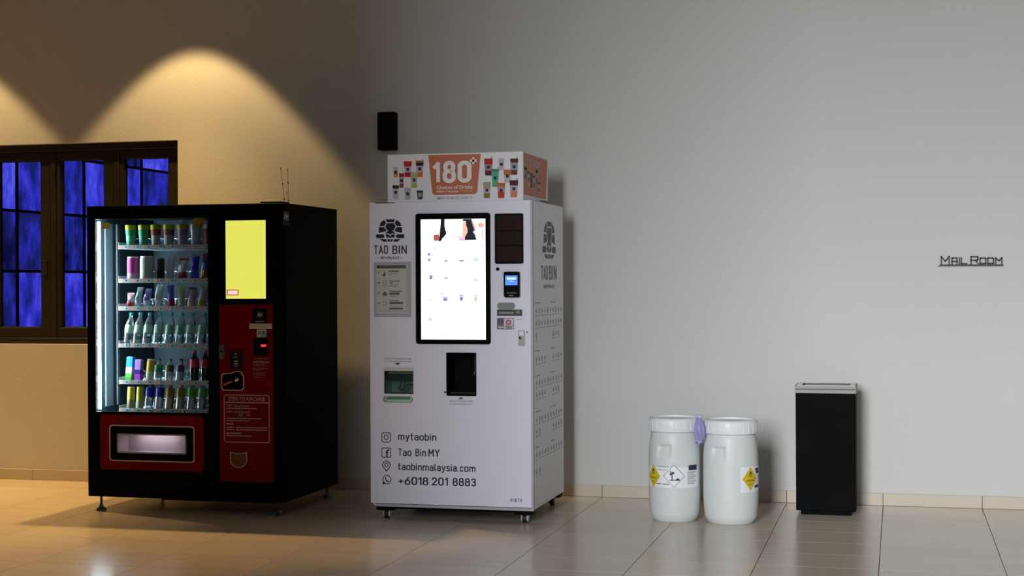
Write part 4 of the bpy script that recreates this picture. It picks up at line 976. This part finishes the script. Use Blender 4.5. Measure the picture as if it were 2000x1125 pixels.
def pin(sc): return [(cx+8.3*U*sc*math.cos(math.radians(a)), cz+8*U*sc*math.sin(math.radians(a))) for a in range(-30, 211, 20)]+[(cx-3.2*U*sc, cz-9*U*sc), (cx, cz-12.6*U*sc), (cx+3.2*U*sc, cz-9*U*sc)]
frame_poly(mb, pin(1.), pin(.82), PLV, thick=.0008); ring(mb, cx, cz, 4.1*U, 2.7*U); mb.build('contact_icon', M_dk, vdoor)
mb = MB(); cx, cz = ctr(229, 583); ring(mb, cx, cz, 8.6*U, 7.2*U)
mb.prism([(cx-7.8*U, VY0, cz-3*U), (cx-3*U, VY0, cz-7.6*U), (cx-8.6*U, VY0, cz-9.4*U)], (0, -.0008, 0))
pts = [(-4.2, 3.6), (-2.2, 4.6), (-1.0, 2.2), (-2.0, 1.0), (0.6, -2.2), (2.0, -1.4), (4.4, -2.8), (3.2, -4.6), (.6, -4.4), (-2.6, -1.6)]
mb.prism([(cx+x*U, VY0, cz+y*U) for x, y in pts], (0, -.0008, 0)); mb.build('contact_icon', M_dk, vdoor)
mb = MB(); xs_ = [997.2, 1001.6, 1006.2, 1011, 1015.2, 1019.8]
for k, ch in enumerate('FORTH'): txtY(mb, ch, xs_[k]+.2, xs_[k+1]-.4, 980.3, 6.2, YV, bold=.02, mi=1 if ch == 'O' else 0)
mb.build('maker_lettering', [mat('maker_blue', (.02, .03, .22)), mat('maker_red', (.5, .03, .08))], vdoor)
# hinge cover slot at the top left corner
q = boxV(733, 394.5, 771, 396.3); MB().box(q[0], q[2], VY0-.0006, VY0+.002, VZ1-.004, VZ1+.0005).build('top_gap', M_ink, vdoor)
# side face print
mb = MB(); a, b_ = onX(1059, 430, VX1), onX(1085, 438, VX1); zb_ = onX(1059, 504.5, VX1).z
for pl in TUR:
    mb.prism([(VX1, a.y+(b_.y-a.y)*(x-95)/213, a.z+(zb_-a.z)*(y-147)/171) for x, y in pl], (.0008, 0, 0))
mb.build('side_emblem', mat('side_print', (.06, .06, .065)), vmac)
mb = MB(); XS = VX1+.0008
strokeX(mb, 'TAO', 1057.3, 1069.6, 545, 24.6, XS, .14, .24); strokeX(mb, 'BIN', 1073.4, 1086.6, 545, 24.6, XS, .14, .30)
txtX(mb, 'BEVERAGE', 1062.5, 1083, 562.5, 6.5, XS, bold=.01)
mb.build('side_lettering', mat('side_print', (.06, .06, .065)), vmac)
mb = MB(); ya, yz = onX(1045.5, 700, VX1).y, onX(1098.5, 700, VX1).y
def zs_(y): return onX(1046, y, VX1).z
def glyph(u, zc, k):
    y = ya+(yz-ya)*u; h = .026 if k % 3 else .034; w_ = .011
    mb.prism([(VX1, y-w_*.7, zc-h/2), (VX1, y+w_*.7, zc-h/2), (VX1, y+w_, zc+h*.25), (VX1, y-w_, zc+h*.25)], (.0006, 0, 0))
    mb.box(VX1, VX1+.0006, y-w_*1.05, y+w_*1.05, zc+h*.32, zc+h*.5)
rowsS = [(608, range(10)), (632, range(10)), (657, [0, 6, 7, 8]), (703, [0, 1, 2, 3, 6, 7, 8, 9]), (749, range(10)), (772, [0, 1, 2, 3, 6, 7, 8]), (821, range(10)), (845, [0, 1, 6, 7, 8, 9]), (890, range(10)), (923, [0, 1])]
for y_, ids in rowsS:
    for k in ids:
        u = .04+.101*k; glyph(u, zs_(y_), k+int(y_))
        mb.box(VX1, VX1+.0006, ya+(yz-ya)*(u-.03), ya+(yz-ya)*(u+.03), zs_(y_+9)-.002, zs_(y_+9)+.002)
for y_, w_ in ((592, .3), (686, .25), (735, .25), (805, .3), (875, .22)):
    for u0 in (.0, .55): mb.box(VX1, VX1+.0006, ya+(yz-ya)*u0, ya+(yz-ya)*(u0+w_*.6), zs_(y_)-.0025, zs_(y_)+.0025)
mb.build('drink_menu_print', mat('menu_print', (.15, .15, .155)), vmac)
# casters on dark brackets
M_rub = mat('black_rubber', (.006, .006, .006), rough=.6)
for x, y in ((-2.990, 8.795), (-2.135, 8.795), (-2.135, 9.53), (-2.990, 9.53)):
    cs = MB().box(x-.055, x+.055, y-.045, y+.045, VZ0-.026, VZ0-.001).build('caster', M_black, vmac, bev=.003)
    MB().tube([(x-.011, y, .029), (x+.011, y, .029)], .0285, seg=20).build('wheel', M_rub, cs, smooth=40)
    for sx in (-1, 1):
        MB().tube([(x+sx*.013, y, .031), (x+sx*.022, y, .031)], [.023, .019], seg=16).build('wheel_cover', mat('grey_caster', (.5, .5, .5), rough=.35), cs, smooth=40)
    MB().box(x-.013, x+.013, y-.012, y+.02, .056, VZ0-.024).build('fork', M_zinc, cs)
MB().box(VX0+.03, VX1-.03, VY0+.045, VY1-.03, VZ0-.02, VZ0-.0005).build('chassis', M_black, vmac)

# ---- advertising box on the roof of the drinks machine
YB0 = VY0+.03
a, b_ = onY(756.5, 302.4, YB0), onY(1021.3, 295.2, YB0)
AX0, AX1, AZ1 = a.x, b_.x, (a.z+b_.z)/2; AY1 = 9.43; AZ0 = VZ1+.0008
ad = empty('advertising_box', ((AX0+AX1)/2, (YB0+AY1)/2, AZ0), 'long white and orange advertising box lying on top of the white drinks machine', 'advertising box')
M_ad = mat('ad_board', (.78, .77, .82), rough=.4, spec=.4, var=.01)
MB().box(AX0, AX1, YB0, AY1, AZ0, AZ1).build('box_body', M_ad, ad, bev=.002, bseg=1)
M_or = mat('orange_print', (.50, .125, .045), rough=.45, var=.08, scale=4)
def Z7(x, y): return onY(720+x/5.128, 280+y/5.128, YB0)
def adpoly(name, pts, m_, k=1, lift=0.):
    P = [Z7(*p) for p in pts]; return MB().prism([(p.x, YB0-lift, p.z) for p in P], (0, -.0008*k, 0)).build(name, m_, ad)
adpoly('orange_field', [(597, 118), (1123, 106), (1088, 480), (1080, 498), (1062, 508), (668, 518), (648, 512), (638, 496)], M_or)
YA_ = YB0-.0016
def t7(mb, s, xl, xr_, yb_, cap_, Y, bold=0., mi=0): txtY(mb, s, 720+xl/5.128, 720+xr_/5.128, 280+yb_/5.128, cap_/5.128, Y, bold, mi)
mb = MB()
for ch, xl_, xr_, yb_, cp_ in (('1', 662, 696, 374, 168), ('8', 764, 852, 376, 180), ('0', 914, 1008, 372, 178)):
    strokeY(mb, ch, 720+xl_/5.128, 720+xr_/5.128, 280+yb_/5.128, cp_/5.128, YA_, .215)
def bx7(mb, x0_, y0_, x1_, y1_, Y): 
    a_, c__ = Z7(x0_, y0_), Z7(x1_, y1_); mb.box(a_.x, c__.x, Y, Y+.0006, c__.z, a_.z)
bx7(mb, 1038, 138, 1058, 208, YA_); bx7(mb, 1013, 163, 1083, 184, YA_)
t7(mb, 'Choices of Drinks', 680, 1040, 455, 34, YA_, .012); t7(mb, 'Pilihan Minuman', 680, 900, 490, 21, YA_, .012)
mb.build('lettering', M_white, ad)
mb = MB()
for x_ in range(915, 1040, 22): bx7(mb, x_, 468, x_+17, 484, YA_)
mb.build('small_print', mat('pale_orange', (.55, .25, .15)), ad)
mb = MB(); t7(mb, 'SMART ROBOTIC BARISTA', 683, 1042, 558, 24, YB0-.0008, .004); mb.build('lettering', mat('grey_lettering', (.16, .16, .18)), ad)
# printed cups: (centre x, top, bottom, top width, colour bands from the top)
CL, DKC = (.56, .54, .60), (.03, .03, .05)
CUPS = [(272, 238, 340, 52, [(.3, (.60, .58, .64)), (.3, (.62, .52, .55)), (.4, (.62, .40, .16))]), (392, 180, 338, 82, [(.34, (.58, .06, .04)), (.36, (.60, .52, .60)), (.3, (.50, .02, .05))]),
        (512, 172, 338, 80, [(.12, (.42, .22, .10)), (.2, (.06, .02, .02)), (.38, (.60, .50, .58)), (.3, (.66, .26, .04))]), (330, 300, 446, 52, [(.25, (.30, .05, .04)), (.45, (.50, .46, .48)), (.3, (.42, .10, .10))]),
        (456, 288, 446, 72, [(.4, (.56, .52, .30)), (.3, (.50, .58, .50)), (.3, (.50, .52, .16))]), (272, 420, 560, 66, [(.24, (.06, .05, .05)), (.76, (.60, .60, .64))]),
        (392, 446, 564, 68, [(.2, (.50, .50, .54)), (.8, (.52, .52, .56))]), (515, 472, 562, 66, [(.15, (.05, .05, .05)), (.85, (.16, .16, .16))]),
        (1200, 152, 322, 88, [(.34, (.52, .04, .02)), (.38, (.46, .30, .38)), (.28, (.20, .01, .04))]), (1330, 150, 268, 60, [(1., (.62, .54, .62))]), (1458, 152, 316, 82, [(.25, (.16, .04, .03)), (.45, (.42, .42, .50)), (.3, (.20, .07, .06))]),
        (1268, 258, 436, 78, [(.12, (.05, .30, .22)), (.88, (.16, .50, .36))]), (1390, 262, 392, 78, [(.45, (.60, .26, .12)), (.55, (.62, .56, .58))]), (1185, 388, 548, 78, [(.4, (.50, .42, .36)), (.3, (.58, .56, .60)), (.3, (.30, .26, .03))]),
        (1328, 395, 548, 84, [(.25, (.62, .20, .10)), (.35, (.52, .36, .40)), (.4, (.58, .10, .04))]), (1455, 370, 540, 88, [(.3, (.14, .03, .04)), (.35, (.56, .48, .52)), (.35, (.66, .30, .20))])]
for k, (cx, tp, bt_, w_, bands) in enumerate(CUPS):
    mb = MB(); mats_ = []; y = tp
    for j, (fr, c) in enumerate(bands):
        y2 = y+(bt_-tp)*fr; f0, f1 = (y-tp)/(bt_-tp), (y2-tp)/(bt_-tp)
        wa, wb = w_/2*(1-.28*f0), w_/2*(1-.28*f1)
        P = [Z7(cx-wa, y), Z7(cx+wa, y), Z7(cx+wb, y2), Z7(cx-wb, y2)]
        lift = .0008+.00015*(k % 8)
        mb.prism([(p.x, YB0, p.z) for p in P], (0, -lift, 0), j); mats_.append(pm(c, .45, .4)); y = y2
    ly = tp+(bt_-tp)*.5; P = [Z7(cx-15, ly-14), Z7(cx+15, ly-14), Z7(cx+13, ly+16), Z7(cx-13, ly+16)]
    mb.prism([(p.x, YB0, p.z) for p in P], (0, -(.0012+.00015*(k % 8)), 0), len(mats_)); mats_.append(pm((.05, .05, .09) if k != 7 else (.5, .5, .5), .45, .4))
    if k in (2, 8, 10, 15, 11):  # straw
        P = [Z7(cx+w_*.34, tp-22), Z7(cx+w_*.42, tp-22), Z7(cx+w_*.36, tp), Z7(cx+w_*.28, tp)]; mb.prism([(p.x, YB0, p.z) for p in P], (0, -.0008, 0), 0)
    mb.build('printed_cup', mats_, ad)
# right end of the box
def S8(x, y): return onX(1020+x/10.23, 290+y/10.23, AX1)
def sidepoly(name, pts, m_, lift=0., th_=.0008):
    P = [S8(*p) for p in pts]; return MB().prism([(AX1+lift, p.y, p.z) for p in P], (th_, 0, 0)).build(name, m_, ad)
P0, P1, P2, P3_ = S8(30, 70), S8(538, 265), S8(500, 1020), S8(30, 900)
yA, yE = YB0+.012, AY1-.012
MB().prism([(AX1, yA, AZ1-.006), (AX1, yE, AZ1-.006), (AX1, yE-.045, AZ0+.045), (AX1, yE-.07, AZ0+.036), (AX1, yA, AZ0+.036)], (.0008, 0, 0)).build('orange_field', M_or, ad)
mb = MB(); xA = AX1+.0014
text_add(mb, 'DID YOU KNOW?', lambda u, h_: Vector((xA, yA+.015+(yE-yA)*.66*u, AZ1-.078+.046*h_)), .012); mb.build('lettering', mat('ad_pale', (.55, .50, .55)), ad)
mb = MB()
for u in [i*.048 for i in range(14)]: mb.box(AX1+.0008, xA, yA+.02+(yE-yA)*u, yA+.02+(yE-yA)*(u+.034), AZ1-.105, AZ1-.092)
mb.build('small_print', mat('pale_orange', (.55, .25, .15)), ad)
for u, z0_, h_, c in ((.08, .10, .085, (.40, .30, .34)), (.20, .09, .075, (.50, .48, .38)), (.31, .085, .075, (.25, .05, .05)), (.41, .05, .10, (.55, .36, .40)), (.53, .07, .12, (.38, .42, .25)), (.63, .045, .075, (.56, .36, .40))):
    y = yA+(yE-yA)*u; w_ = .030
    m_ = MB().prism([(AX1+.0008, y-w_*.7, AZ0+z0_), (AX1+.0008, y+w_*.7, AZ0+z0_), (AX1+.0008, y+w_, AZ0+z0_+h_), (AX1+.0008, y-w_, AZ0+z0_+h_)], (.0006, 0, 0), 0)
    m_.box(AX1+.0008, AX1+.0014, y-w_*1.05, y+w_*1.05, AZ0+z0_+h_, AZ0+z0_+h_+.012, 1)
    m_.box(AX1+.0014, AX1+.0018, y-.012, y+.012, AZ0+z0_+h_*.4, AZ0+z0_+h_*.7, 1)
    m_.build('printed_cup', [pm(c, .45, .4), pm((.05, .04, .05), .45, .4)], ad)
# small dark clip on the roof behind the box end
P = onX(1059, 394, VX1-.03); MB().box(VX1-.034, VX1-.004, P.y-.06, P.y+.05, VZ1, VZ1+.016).build('cable_clip', mat('dark_clip', (.04, .04, .045)), vmac, bev=.003)

# ================================================================== WALL FIXTURE
YX = W-.085
a, b_ = onY(736.5, 219, YX), onY(770.5, 292, YX)
wf = empty('wall_fixture', ((a.x+b_.x)/2, W, b_.z), 'small black rectangular box fixture mounted high on the wall above the drinks machine', 'wall fixture')
MB().box(a.x, b_.x, YX, W-.012, b_.z, a.z).build('housing', M_black, wf, bev=.006)
MB().box(a.x+.012, b_.x-.012, W-.012, W-.0005, b_.z+.02, a.z-.02).build('wall_bracket', M_black, wf)
MB().box(a.x+.008, b_.x-.008, YX-.0012, YX, b_.z+.010, a.z-.010).build('front_grille', mat('black_mesh', (.003, .003, .003), rough=.8, spec=.05), wf)

# ================================================================== CHEMICAL DRUMS
M_hdpe = mat('white_hdpe', (.66, .695, .69), rough=.42, spec=.4, var=.04, scale=6)
M_lid = mat('white_drum_lid', (.78, .80, .83), rough=.4, spec=.4, var=.02)
M_lab = mat('label_paper', (.83, .84, .88), rough=.5, var=.02); M_yel = mat('hazard_yellow', (.66, .50, .005), rough=.5, var=.03)
M_li = mat('label_ink', (.02, .02, .05), rough=.6)
def drum(cx, cy, R_, H_, grip_px, label, lid_r=1.0):
    r_ = empty('plastic_drum', (cx, cy, 0), label, 'drum', 'white chemical drums')
    face = math.atan2(-cy, -cx)          # angle towards the viewer side
    def prof(z):
        t = z/(H_*.865)
        if t < .10: return R_*(.80+.155*math.sin(min(1, t/.10)*math.pi/2))
        if t < .32: return R_*(.955+.045*math.sin((t-.10)/.22*math.pi/2))
        if t < .66: return R_
        if t < .93: return R_*(1-.06*((t-.66)/.27)**2)
        return R_*(.94-.06*((t-.93)/.07)**1.5)
    seg, nz = 96, 64; zs = [H_*.865*(k/nz)**1.0 for k in range(nz+1)]
    ga = face+grip_px; v = []; fs = []
    for k in range(seg):
        an = face+2*math.pi*k/seg
        for z in zs:
            rr_ = prof(z); da = (an-ga+math.pi) % (2*math.pi)-math.pi; du = da*R_; tz = z/H_
            if abs(du) < .044 and .60 < tz < .75:
                e_ = min(1, (.044-abs(du))/.008); g_ = (tz-.60)/.15; rr_ -= .020*e_*g_*min(1, (.75-tz)/.012)
            v.append((rr_*math.cos(an), rr_*math.sin(an), z))
    n = nz+1
    for k in range(seg):
        k2 = (k+1) % seg
        for i in range(nz): fs.append((k*n+i, k2*n+i, k2*n+i+1, k*n+i+1))
    fs.append([k*n for k in range(seg)][::-1]); fs.append([k*n+nz for k in range(seg)])
    MB().add(v, fs).build('drum_body', M_hdpe, r_, smooth=60, local=True)
    z0 = H_*.868; rl = R_*lid_r; lid = []
    MB().lathe([(rl*.93, z0), (rl*.985, z0+.002), (rl, z0+.008), (rl*.995, H_-.016), (rl*.975, H_-.006), (rl*.93, H_), (rl*.885, H_), (rl*.87, H_-.010), (.0001, H_-.008)], seg=64).build('lid', M_lid, r_, smooth=35, local=True)
    lo = r_.children[-1]
    rib0 = None
    for k in range(26):
        a_ = 2*math.pi*k/26
        if rib0 is None: rib0 = MB().box(-.0035, .0035, -.0014, .0014, 0, H_-.020-z0).build('lid_rib', M_lid, lo, bev=.001, bseg=1, local=True); o = rib0
        else: o = rib0.copy(); COL.objects.link(o); o.parent = lo
        o.location = (rl*1.0*math.cos(a_), rl*1.0*math.sin(a_), z0+.006); o.rotation_euler = (0, 0, a_+math.pi/2)
    def patch(name, u0, u1, lo_, hi_, m_, off, n_=16, parent=None):
        mb = MB(); vv = []; ff = []
        for k in range(n_+1):
            u = u0+(u1-u0)*k/n_; za, zb2 = lo_(u), hi_(u)
            for t in range(5):
                z = za+(zb2-za)*t/4; rr_ = prof(z)+off; an = face+u/R_; vv.append((rr_*math.cos(an), rr_*math.sin(an), z))
        for k in range(n_):
            for t in range(4): ff.append((k*5+t, (k+1)*5+t, (k+1)*5+t+1, k*5+t+1))
        # give it thickness so that it is a solid label
        nn = len(vv); vv += [(x*(1-.0006/R_), y*(1-.0006/R_), z) for x, y, z in vv]
        ff += [tuple(reversed([i+nn for i in q_])) for q_ in ff]
        return mb.add(vv, ff).build(name, m_, parent or r_, local=True)
    def curved_text(name, s, u0, u1, z, cap_, m_, off, parent):
        mb = MB(); text_add(mb, s, lambda u, h_: (lambda an, zz: Vector(((prof(zz)+off)*math.cos(an), (prof(zz)+off)*math.sin(an), zz)))(face+(u0+(u1-u0)*u)/R_, z+cap_*h_), .008)
        return mb.build(name, m_, parent, local=True)
    def diamond(uc, zc, hw, hh, m_edge, m_in, edge):
        d = patch('hazard_diamond', uc-hw, uc+hw, lambda u: zc-hh*(1-abs(u-uc)/hw), lambda u: zc+hh*(1-abs(u-uc)/hw), m_edge, .0022)
        patch('diamond_face', uc-hw+edge*1.4, uc+hw-edge*1.4, lambda u: zc-(hh-edge*1.4)*(1-abs(u-uc)/(hw-edge*1.4)), lambda u: zc+(hh-edge*1.4)*(1-abs(u-uc)/(hw-edge*1.4)), m_in, .003, parent=d)
        return d
    def oxid(uc, zc, hw, hh):
        d = diamond(uc, zc, hw, hh, mat('diamond_edge', (.42, .34, .02)), M_yel, .0016)
        for (a_, b2) in ((-1, 1),):
            patch('flame', uc-.010, uc+.010, lambda u: zc+hh*.34, lambda u: zc+hh*.36+.022*max(0., 1-abs(u-uc)/.010)**.7, M_li, .0038, 8, d)
            patch('flame_ring', uc-.012, uc+.012, lambda u: zc+hh*.33-math.sqrt(max(0, .012**2-(u-uc)**2))*.9, lambda u: zc+hh*.33+math.sqrt(max(0, .012**2-(u-uc)**2))*.9, M_li, .0042, 12, d)
            patch('flame_ring', uc-.0075, uc+.0075, lambda u: zc+hh*.33-math.sqrt(max(0, .0075**2-(u-uc)**2))*.9, lambda u: zc+hh*.33+math.sqrt(max(0, .0075**2-(u-uc)**2))*.9, M_yel, .0046, 10, d)
        curved_text('lettering', 'OXIDIZING', uc-hw*.60, uc+hw*.60, zc-hh*.22, .010, M_li, .0038, d); curved_text('lettering', '5.1', uc-hw*.20, uc+hw*.20, zc-hh*.58, .014, M_li, .0038, d)
        return d
    return r_, patch, diamond, oxid, curved_text, prof
# left drum
pL = onF(1318, 1021); RL = .1545
cyl = pL.y+RL*.80; cxl = pL.x*(cyl/pL.y)
HL = .612
def drum_uv(cx, cy, R_):
    """pixel -> arc length on the drum wall measured from the side facing the viewer, and height"""
    dist = math.hypot(cx, cy); ux, uy = -cx/dist, -cy/dist
    def f_(px, py):
        d = ray(px, py); A = d.x**2+d.y**2; B_ = -2*(cx*d.x+cy*d.y); C = cx*cx+cy*cy-R_*R_; disc = max(0, B_*B_-4*A*C)
        t = (-B_-math.sqrt(disc))/(2*A); x, y, z = d.x*t-cx, d.y*t-cy, CAMH+d.z*t
        an = math.atan2(y, x)-math.atan2(-cy, -cx); an = (an+math.pi) % (2*math.pi)-math.pi
        return an*R_, z
    return f_
fL = drum_uv(cxl, cyl, RL)
d1, patch, diamond, oxid, ctext, prf = drum(cxl, cyl, RL, HL, fL(1295.5, 875)[0]/RL, 'white plastic chemical drum with a black and white fish diamond on its label')
u0, zt = fL(1268, 908); u1, zb = fL(1364, 950)
cst = lambda c: (lambda u: c)
lbp = patch('label', u0, u1, cst(zb), cst(zt), M_lab, .0012, 24)
um, zm_ = fL(1277, 929); oxid(um, zm_, .052, .068)
um, zm_ = fL(1316.3, 930); dd = diamond(um, zm_, .064, .068, mat('diamond_line', (.05, .05, .06)), M_lab, .0026)
# dead tree, fish and waterline of the environment symbol
for (a_, b2, z0_, z1_) in ((-.014, -.008, -.022, .026), (-.024, -.011, .006, .016), (-.010, .002, .012, .024), (-.022, -.018, .012, .030), (-.026, .034, -.026, -.022)):
    patch('symbol', um+a_, um+b2, cst(zm_+z0_), cst(zm_+z1_), M_li, .0038, 4, dd)
patch('symbol', um+.004, um+.034, lambda u: zm_-.024, lambda u: zm_-.021+.010*max(0, 1-abs(u-um-.022)/.013), M_li, .0042, 8, dd)
ua, za = fL(1344.8, 908.6); ub, zb_ = fL(1360, 917); patch('label_block', ua, ub, cst(zb_), cst(za), M_li, .0022)
for k, (x0_, x1_, y_) in enumerate(((1284, 1306, 911.5), (1284, 1303, 917.5), (1282.5, 1291, 944.3), (1294, 1307, 945.5))):
    ua, za = fL(x0_, y_-1.3); ub, zb_ = fL(x1_, y_+1.3); patch('small_print', ua, ub, cst(zb_), cst(za), mat('violet_print', (.10, .10, .30)) if k == 2 else mat('grey_label_print', (.25, .25, .28)), .0022, 6)
for k in range(6):
    ua, za = fL(1342.5, 921+4.4*k); ub, zb_ = fL(1358-3*(k % 2), 922.6+4.4*k); patch('small_print', ua, ub, cst(zb_), cst(za), mat('faint_label_print', (.48, .48, .51)), .0022, 6)
# right drum
pR = onF(1427.5, 1026); RR = .1615; cyr = pR.y+RR*.80; cxr = pR.x*(cyr/pR.y)
fR = drum_uv(cxr, cyr, RR)
d2, patch, diamond, oxid, ctext, prf = drum(cxr, cyr, RR, .606, fR(1402, 880)[0]/RR, 'white plastic chemical drum nearest the black bin with one yellow diamond', .985)
u0, zt = fR(1446, 912.5); u1, zb = fR(1481.5, 957)
patch('label', u0, u1, cst(zb), cst(zt), M_lab, .0012, 16)
um, zm_ = fR(1465.5, 935); oxid(um, zm_, .056, .068)
for x0_, x1_, y_ in ((1474.5, 1480, 916), (1475.5, 1480.5, 921), (1473.5, 1480, 949)):
    ua, za = fR(x0_, y_-1.4); ub, zb_ = fR(x1_, y_+1.4); patch('small_print', ua, ub, cst(zb_), cst(za), M_li, .0022, 6)

# crumpled glove hanging between the two lids
M_glv = mat('lavender_rubber', (.34, .33, .66), rough=.5, var=.35, scale=26)
g_top, g_bot = onY(1365.5, 812, 9.00), onY(1367, 863, 9.00)
mb = MB(); N, S_ = 22, 22; vv = []; ff = []
gx_ = g_top.x
for i in range(N+1):
    t = i/N; z = g_bot.z+(g_top.z-g_bot.z)*t
    wx = .016+.013*math.sin(math.pi*min(1, t*1.05))**.7-.006*t; wy = .018+.012*math.sin(math.pi*t)
    if i in (0, N): wx *= .35; wy *= .35
    cx_ = gx_+.006*math.sin(3*t+1)+.004*t; cy_ = 8.985-.012*math.sin(math.pi*t)
    for k in range(S_):
        a_ = 2*math.pi*k/S_; fold = 1+.20*math.sin(4*a_+2.4*t)+.10*math.sin(7*a_-6*t)
        vv.append((cx_+wx*fold*math.cos(a_), cy_+wy*fold*math.sin(a_), z+.004*math.sin(3*a_+5*t)))
for i in range(N):
    for k in range(S_): ff.append((i*S_+k, i*S_+(k+1) % S_, (i+1)*S_+(k+1) % S_, (i+1)*S_+k))
ff.append(list(range(S_))[::-1]); ff.append(list(range(N*S_, (N+1)*S_)))
gl_ = empty('rubber_glove', (gx_, 8.985, g_bot.z), 'crumpled pale purple rubber glove wedged between the two white drums', 'glove')
mb.add(vv, ff).build('glove_body', M_glv, gl_, smooth=70)
for k, (dx, dz, ln_) in enumerate(((-.010, -.004, .022), (.002, -.008, .026), (.012, -.002, .020))):
    p0 = Vector((gx_+dx, 8.972, g_bot.z+.012)); MB().tube([p0, p0+Vector((.002, -.004, -.010)), p0+Vector((.003*k-.002, -.003, dz-ln_*.6))], [.009, .0085, .005], seg=10).build('finger', M_glv, gl_, smooth=60)
MB().lathe([(.015, 0), (.019, .004), (.018, .016), (.011, .020)], gx_+.004, 8.985, g_top.z-.012, 18).build('cuff', mat('pale_cuff', (.55, .54, .74), rough=.5), gl_, smooth=50)

# ================================================================== BIN
yN = onF(1613, 1006).y
bxl, bxr = onY(1554.5, 900, yN-.02).x, onY(1671.5, 900, yN-.02).x
bcx = (bxl+bxr)/2; bw_ = (bxr-bxl)/2; by0 = yN-.02; bd = .30
zT = onY(1613, 768.5, by0).z; zR = onY(1613, 754, by0).z
bn = empty('waste_bin', (bcx, by0+bd/2, 0), 'tall black rectangular waste bin with silver rim standing against the wall', 'bin')
M_bin = mat('bin_black', (.0028, .0036, .004), rough=.6, spec=.03, var=.8, scale=5)
M_sil = mat('bin_silver', (.24, .23, .23), rough=.5, metal=.2)
t = .006; zb = .028
o1 = MB()
o1.plate(bcx-bw_, bcx+bw_, zb, zT, by0, by0+t, []); o1.plate(bcx-bw_, bcx+bw_, zb, zT, by0+bd-t, by0+bd, [])
o1.box(bcx-bw_, bcx-bw_+t, by0+t, by0+bd-t, zb, zT); o1.box(bcx+bw_-t, bcx+bw_, by0+t, by0+bd-t, zb, zT); o1.box(bcx-bw_, bcx+bw_, by0, by0+bd, zb-.001, zb+.004)
o1.build('bin_body', M_bin, bn, bev=.0015, bseg=1)
MB().box(bcx-bw_+.028, bcx+bw_-.028, by0+.02, by0+bd-.02, 0, zb-.0012).build('plinth', M_black, bn, bev=.003)
def hollow(x0, x1, y0, y1, z0, z1, t_):
    m_ = MB()
    for xa, xb, ya_, yb_ in ((x0, x1, y0, y0+t_), (x0, x1, y1-t_, y1), (x0, x0+t_, y0+t_, y1-t_), (x1-t_, x1, y0+t_, y1-t_)): m_.box(xa, xb, ya_, yb_, z0, z1)
    return m_
hollow(bcx-bw_-.004, bcx+bw_+.004, by0-.004, by0+bd+.004, zT, zR, .012).build('rim', M_sil, bn, bev=.0015, bseg=1)
MB().box(bcx-bw_-.002, bcx+bw_+.002, by0-.0052, by0-.0038, zT+(zR-zT)*.48, zT+(zR-zT)*.62).build('rim_groove', mat('groove_grey', (.05, .05, .05)), bn)
hollow(bcx-bw_+.004, bcx+bw_-.004, by0+.004, by0+bd-.004, zR, zR+.0025, .030).build('top_flange', M_white, bn)
hollow(bcx-bw_+.018, bcx+bw_-.018, by0+.018, by0+bd-.018, .12, zR-.001, .004).build('inner_liner', mat('liner_mauve', (.14, .12, .12), rough=.6), bn)

# ================================================================== MAIL ROOM SIGN
YG = W-.016
sg = empty('wall_sign', (onY(1896, 519, YG).x, W, onY(1896, 519, YG).z), 'small dark brown metal sign reading Mail Room on the pale wall', 'sign')
M_sg = mat('sign_bronze', (.040, .022, .024), rough=.5, metal=.3)
UG = onY(1901, 510, YG).x-onY(1900, 510, YG).x
def G(x, y): p = onY(1800+x/10, 470+y/10, YG); return p.x, p.z
def strokes(paths, w_):
    mb = MB()
    for pth in paths:
        P = [Vector(G(*p)) for p in pth]
        for i in range(len(P)-1):
            a_, b2 = P[i], P[i+1]; d = (b2-a_).normalized(); n_ = Vector((-d.y, d.x))*w_/2; e_ = d*w_*.5
            q_ = [a_-e_+n_, b2+e_+n_, b2+e_-n_, a_-e_-n_]
            mb.prism([(p.x, YG, p.y) for p in q_], (0, .0155-.0004*i, 0))
    return mb
wS = 2.3*UG
LET = [[[(385, 462), (385, 312), (462, 398), (538, 308), (538, 460)]], [[(592, 460), (592, 345), (612, 338), (690, 338), (690, 460)], [(592, 404), (690, 404)]], [[(738, 338), (738, 455)]], [[(776, 336), (776, 448), (885, 448)]],
       [[(965, 455), (965, 310), (1090, 310), (1098, 330), (1098, 362), (1085, 382), (965, 382)], [(1050, 385), (1105, 448)]], [[(1160, 338), (1245, 338), (1252, 350), (1252, 440), (1145, 446), (1142, 350), (1160, 338)]],
       [[(1308, 338), (1393, 338), (1402, 350), (1402, 440), (1296, 446), (1293, 350), (1308, 338)]], [[(1446, 450), (1446, 338), (1508, 392), (1568, 336), (1568, 450)]]]
for L in LET: strokes(L, wS).build('letter', M_sg, sg)
P = [G(*p) for p in ((325, 504), (365, 464), (1598, 460), (1598, 494), (400, 496))]
MB().prism([(x, YG, z) for x, z in P], (0, .0155, 0)).build('underline', M_sg, sg)
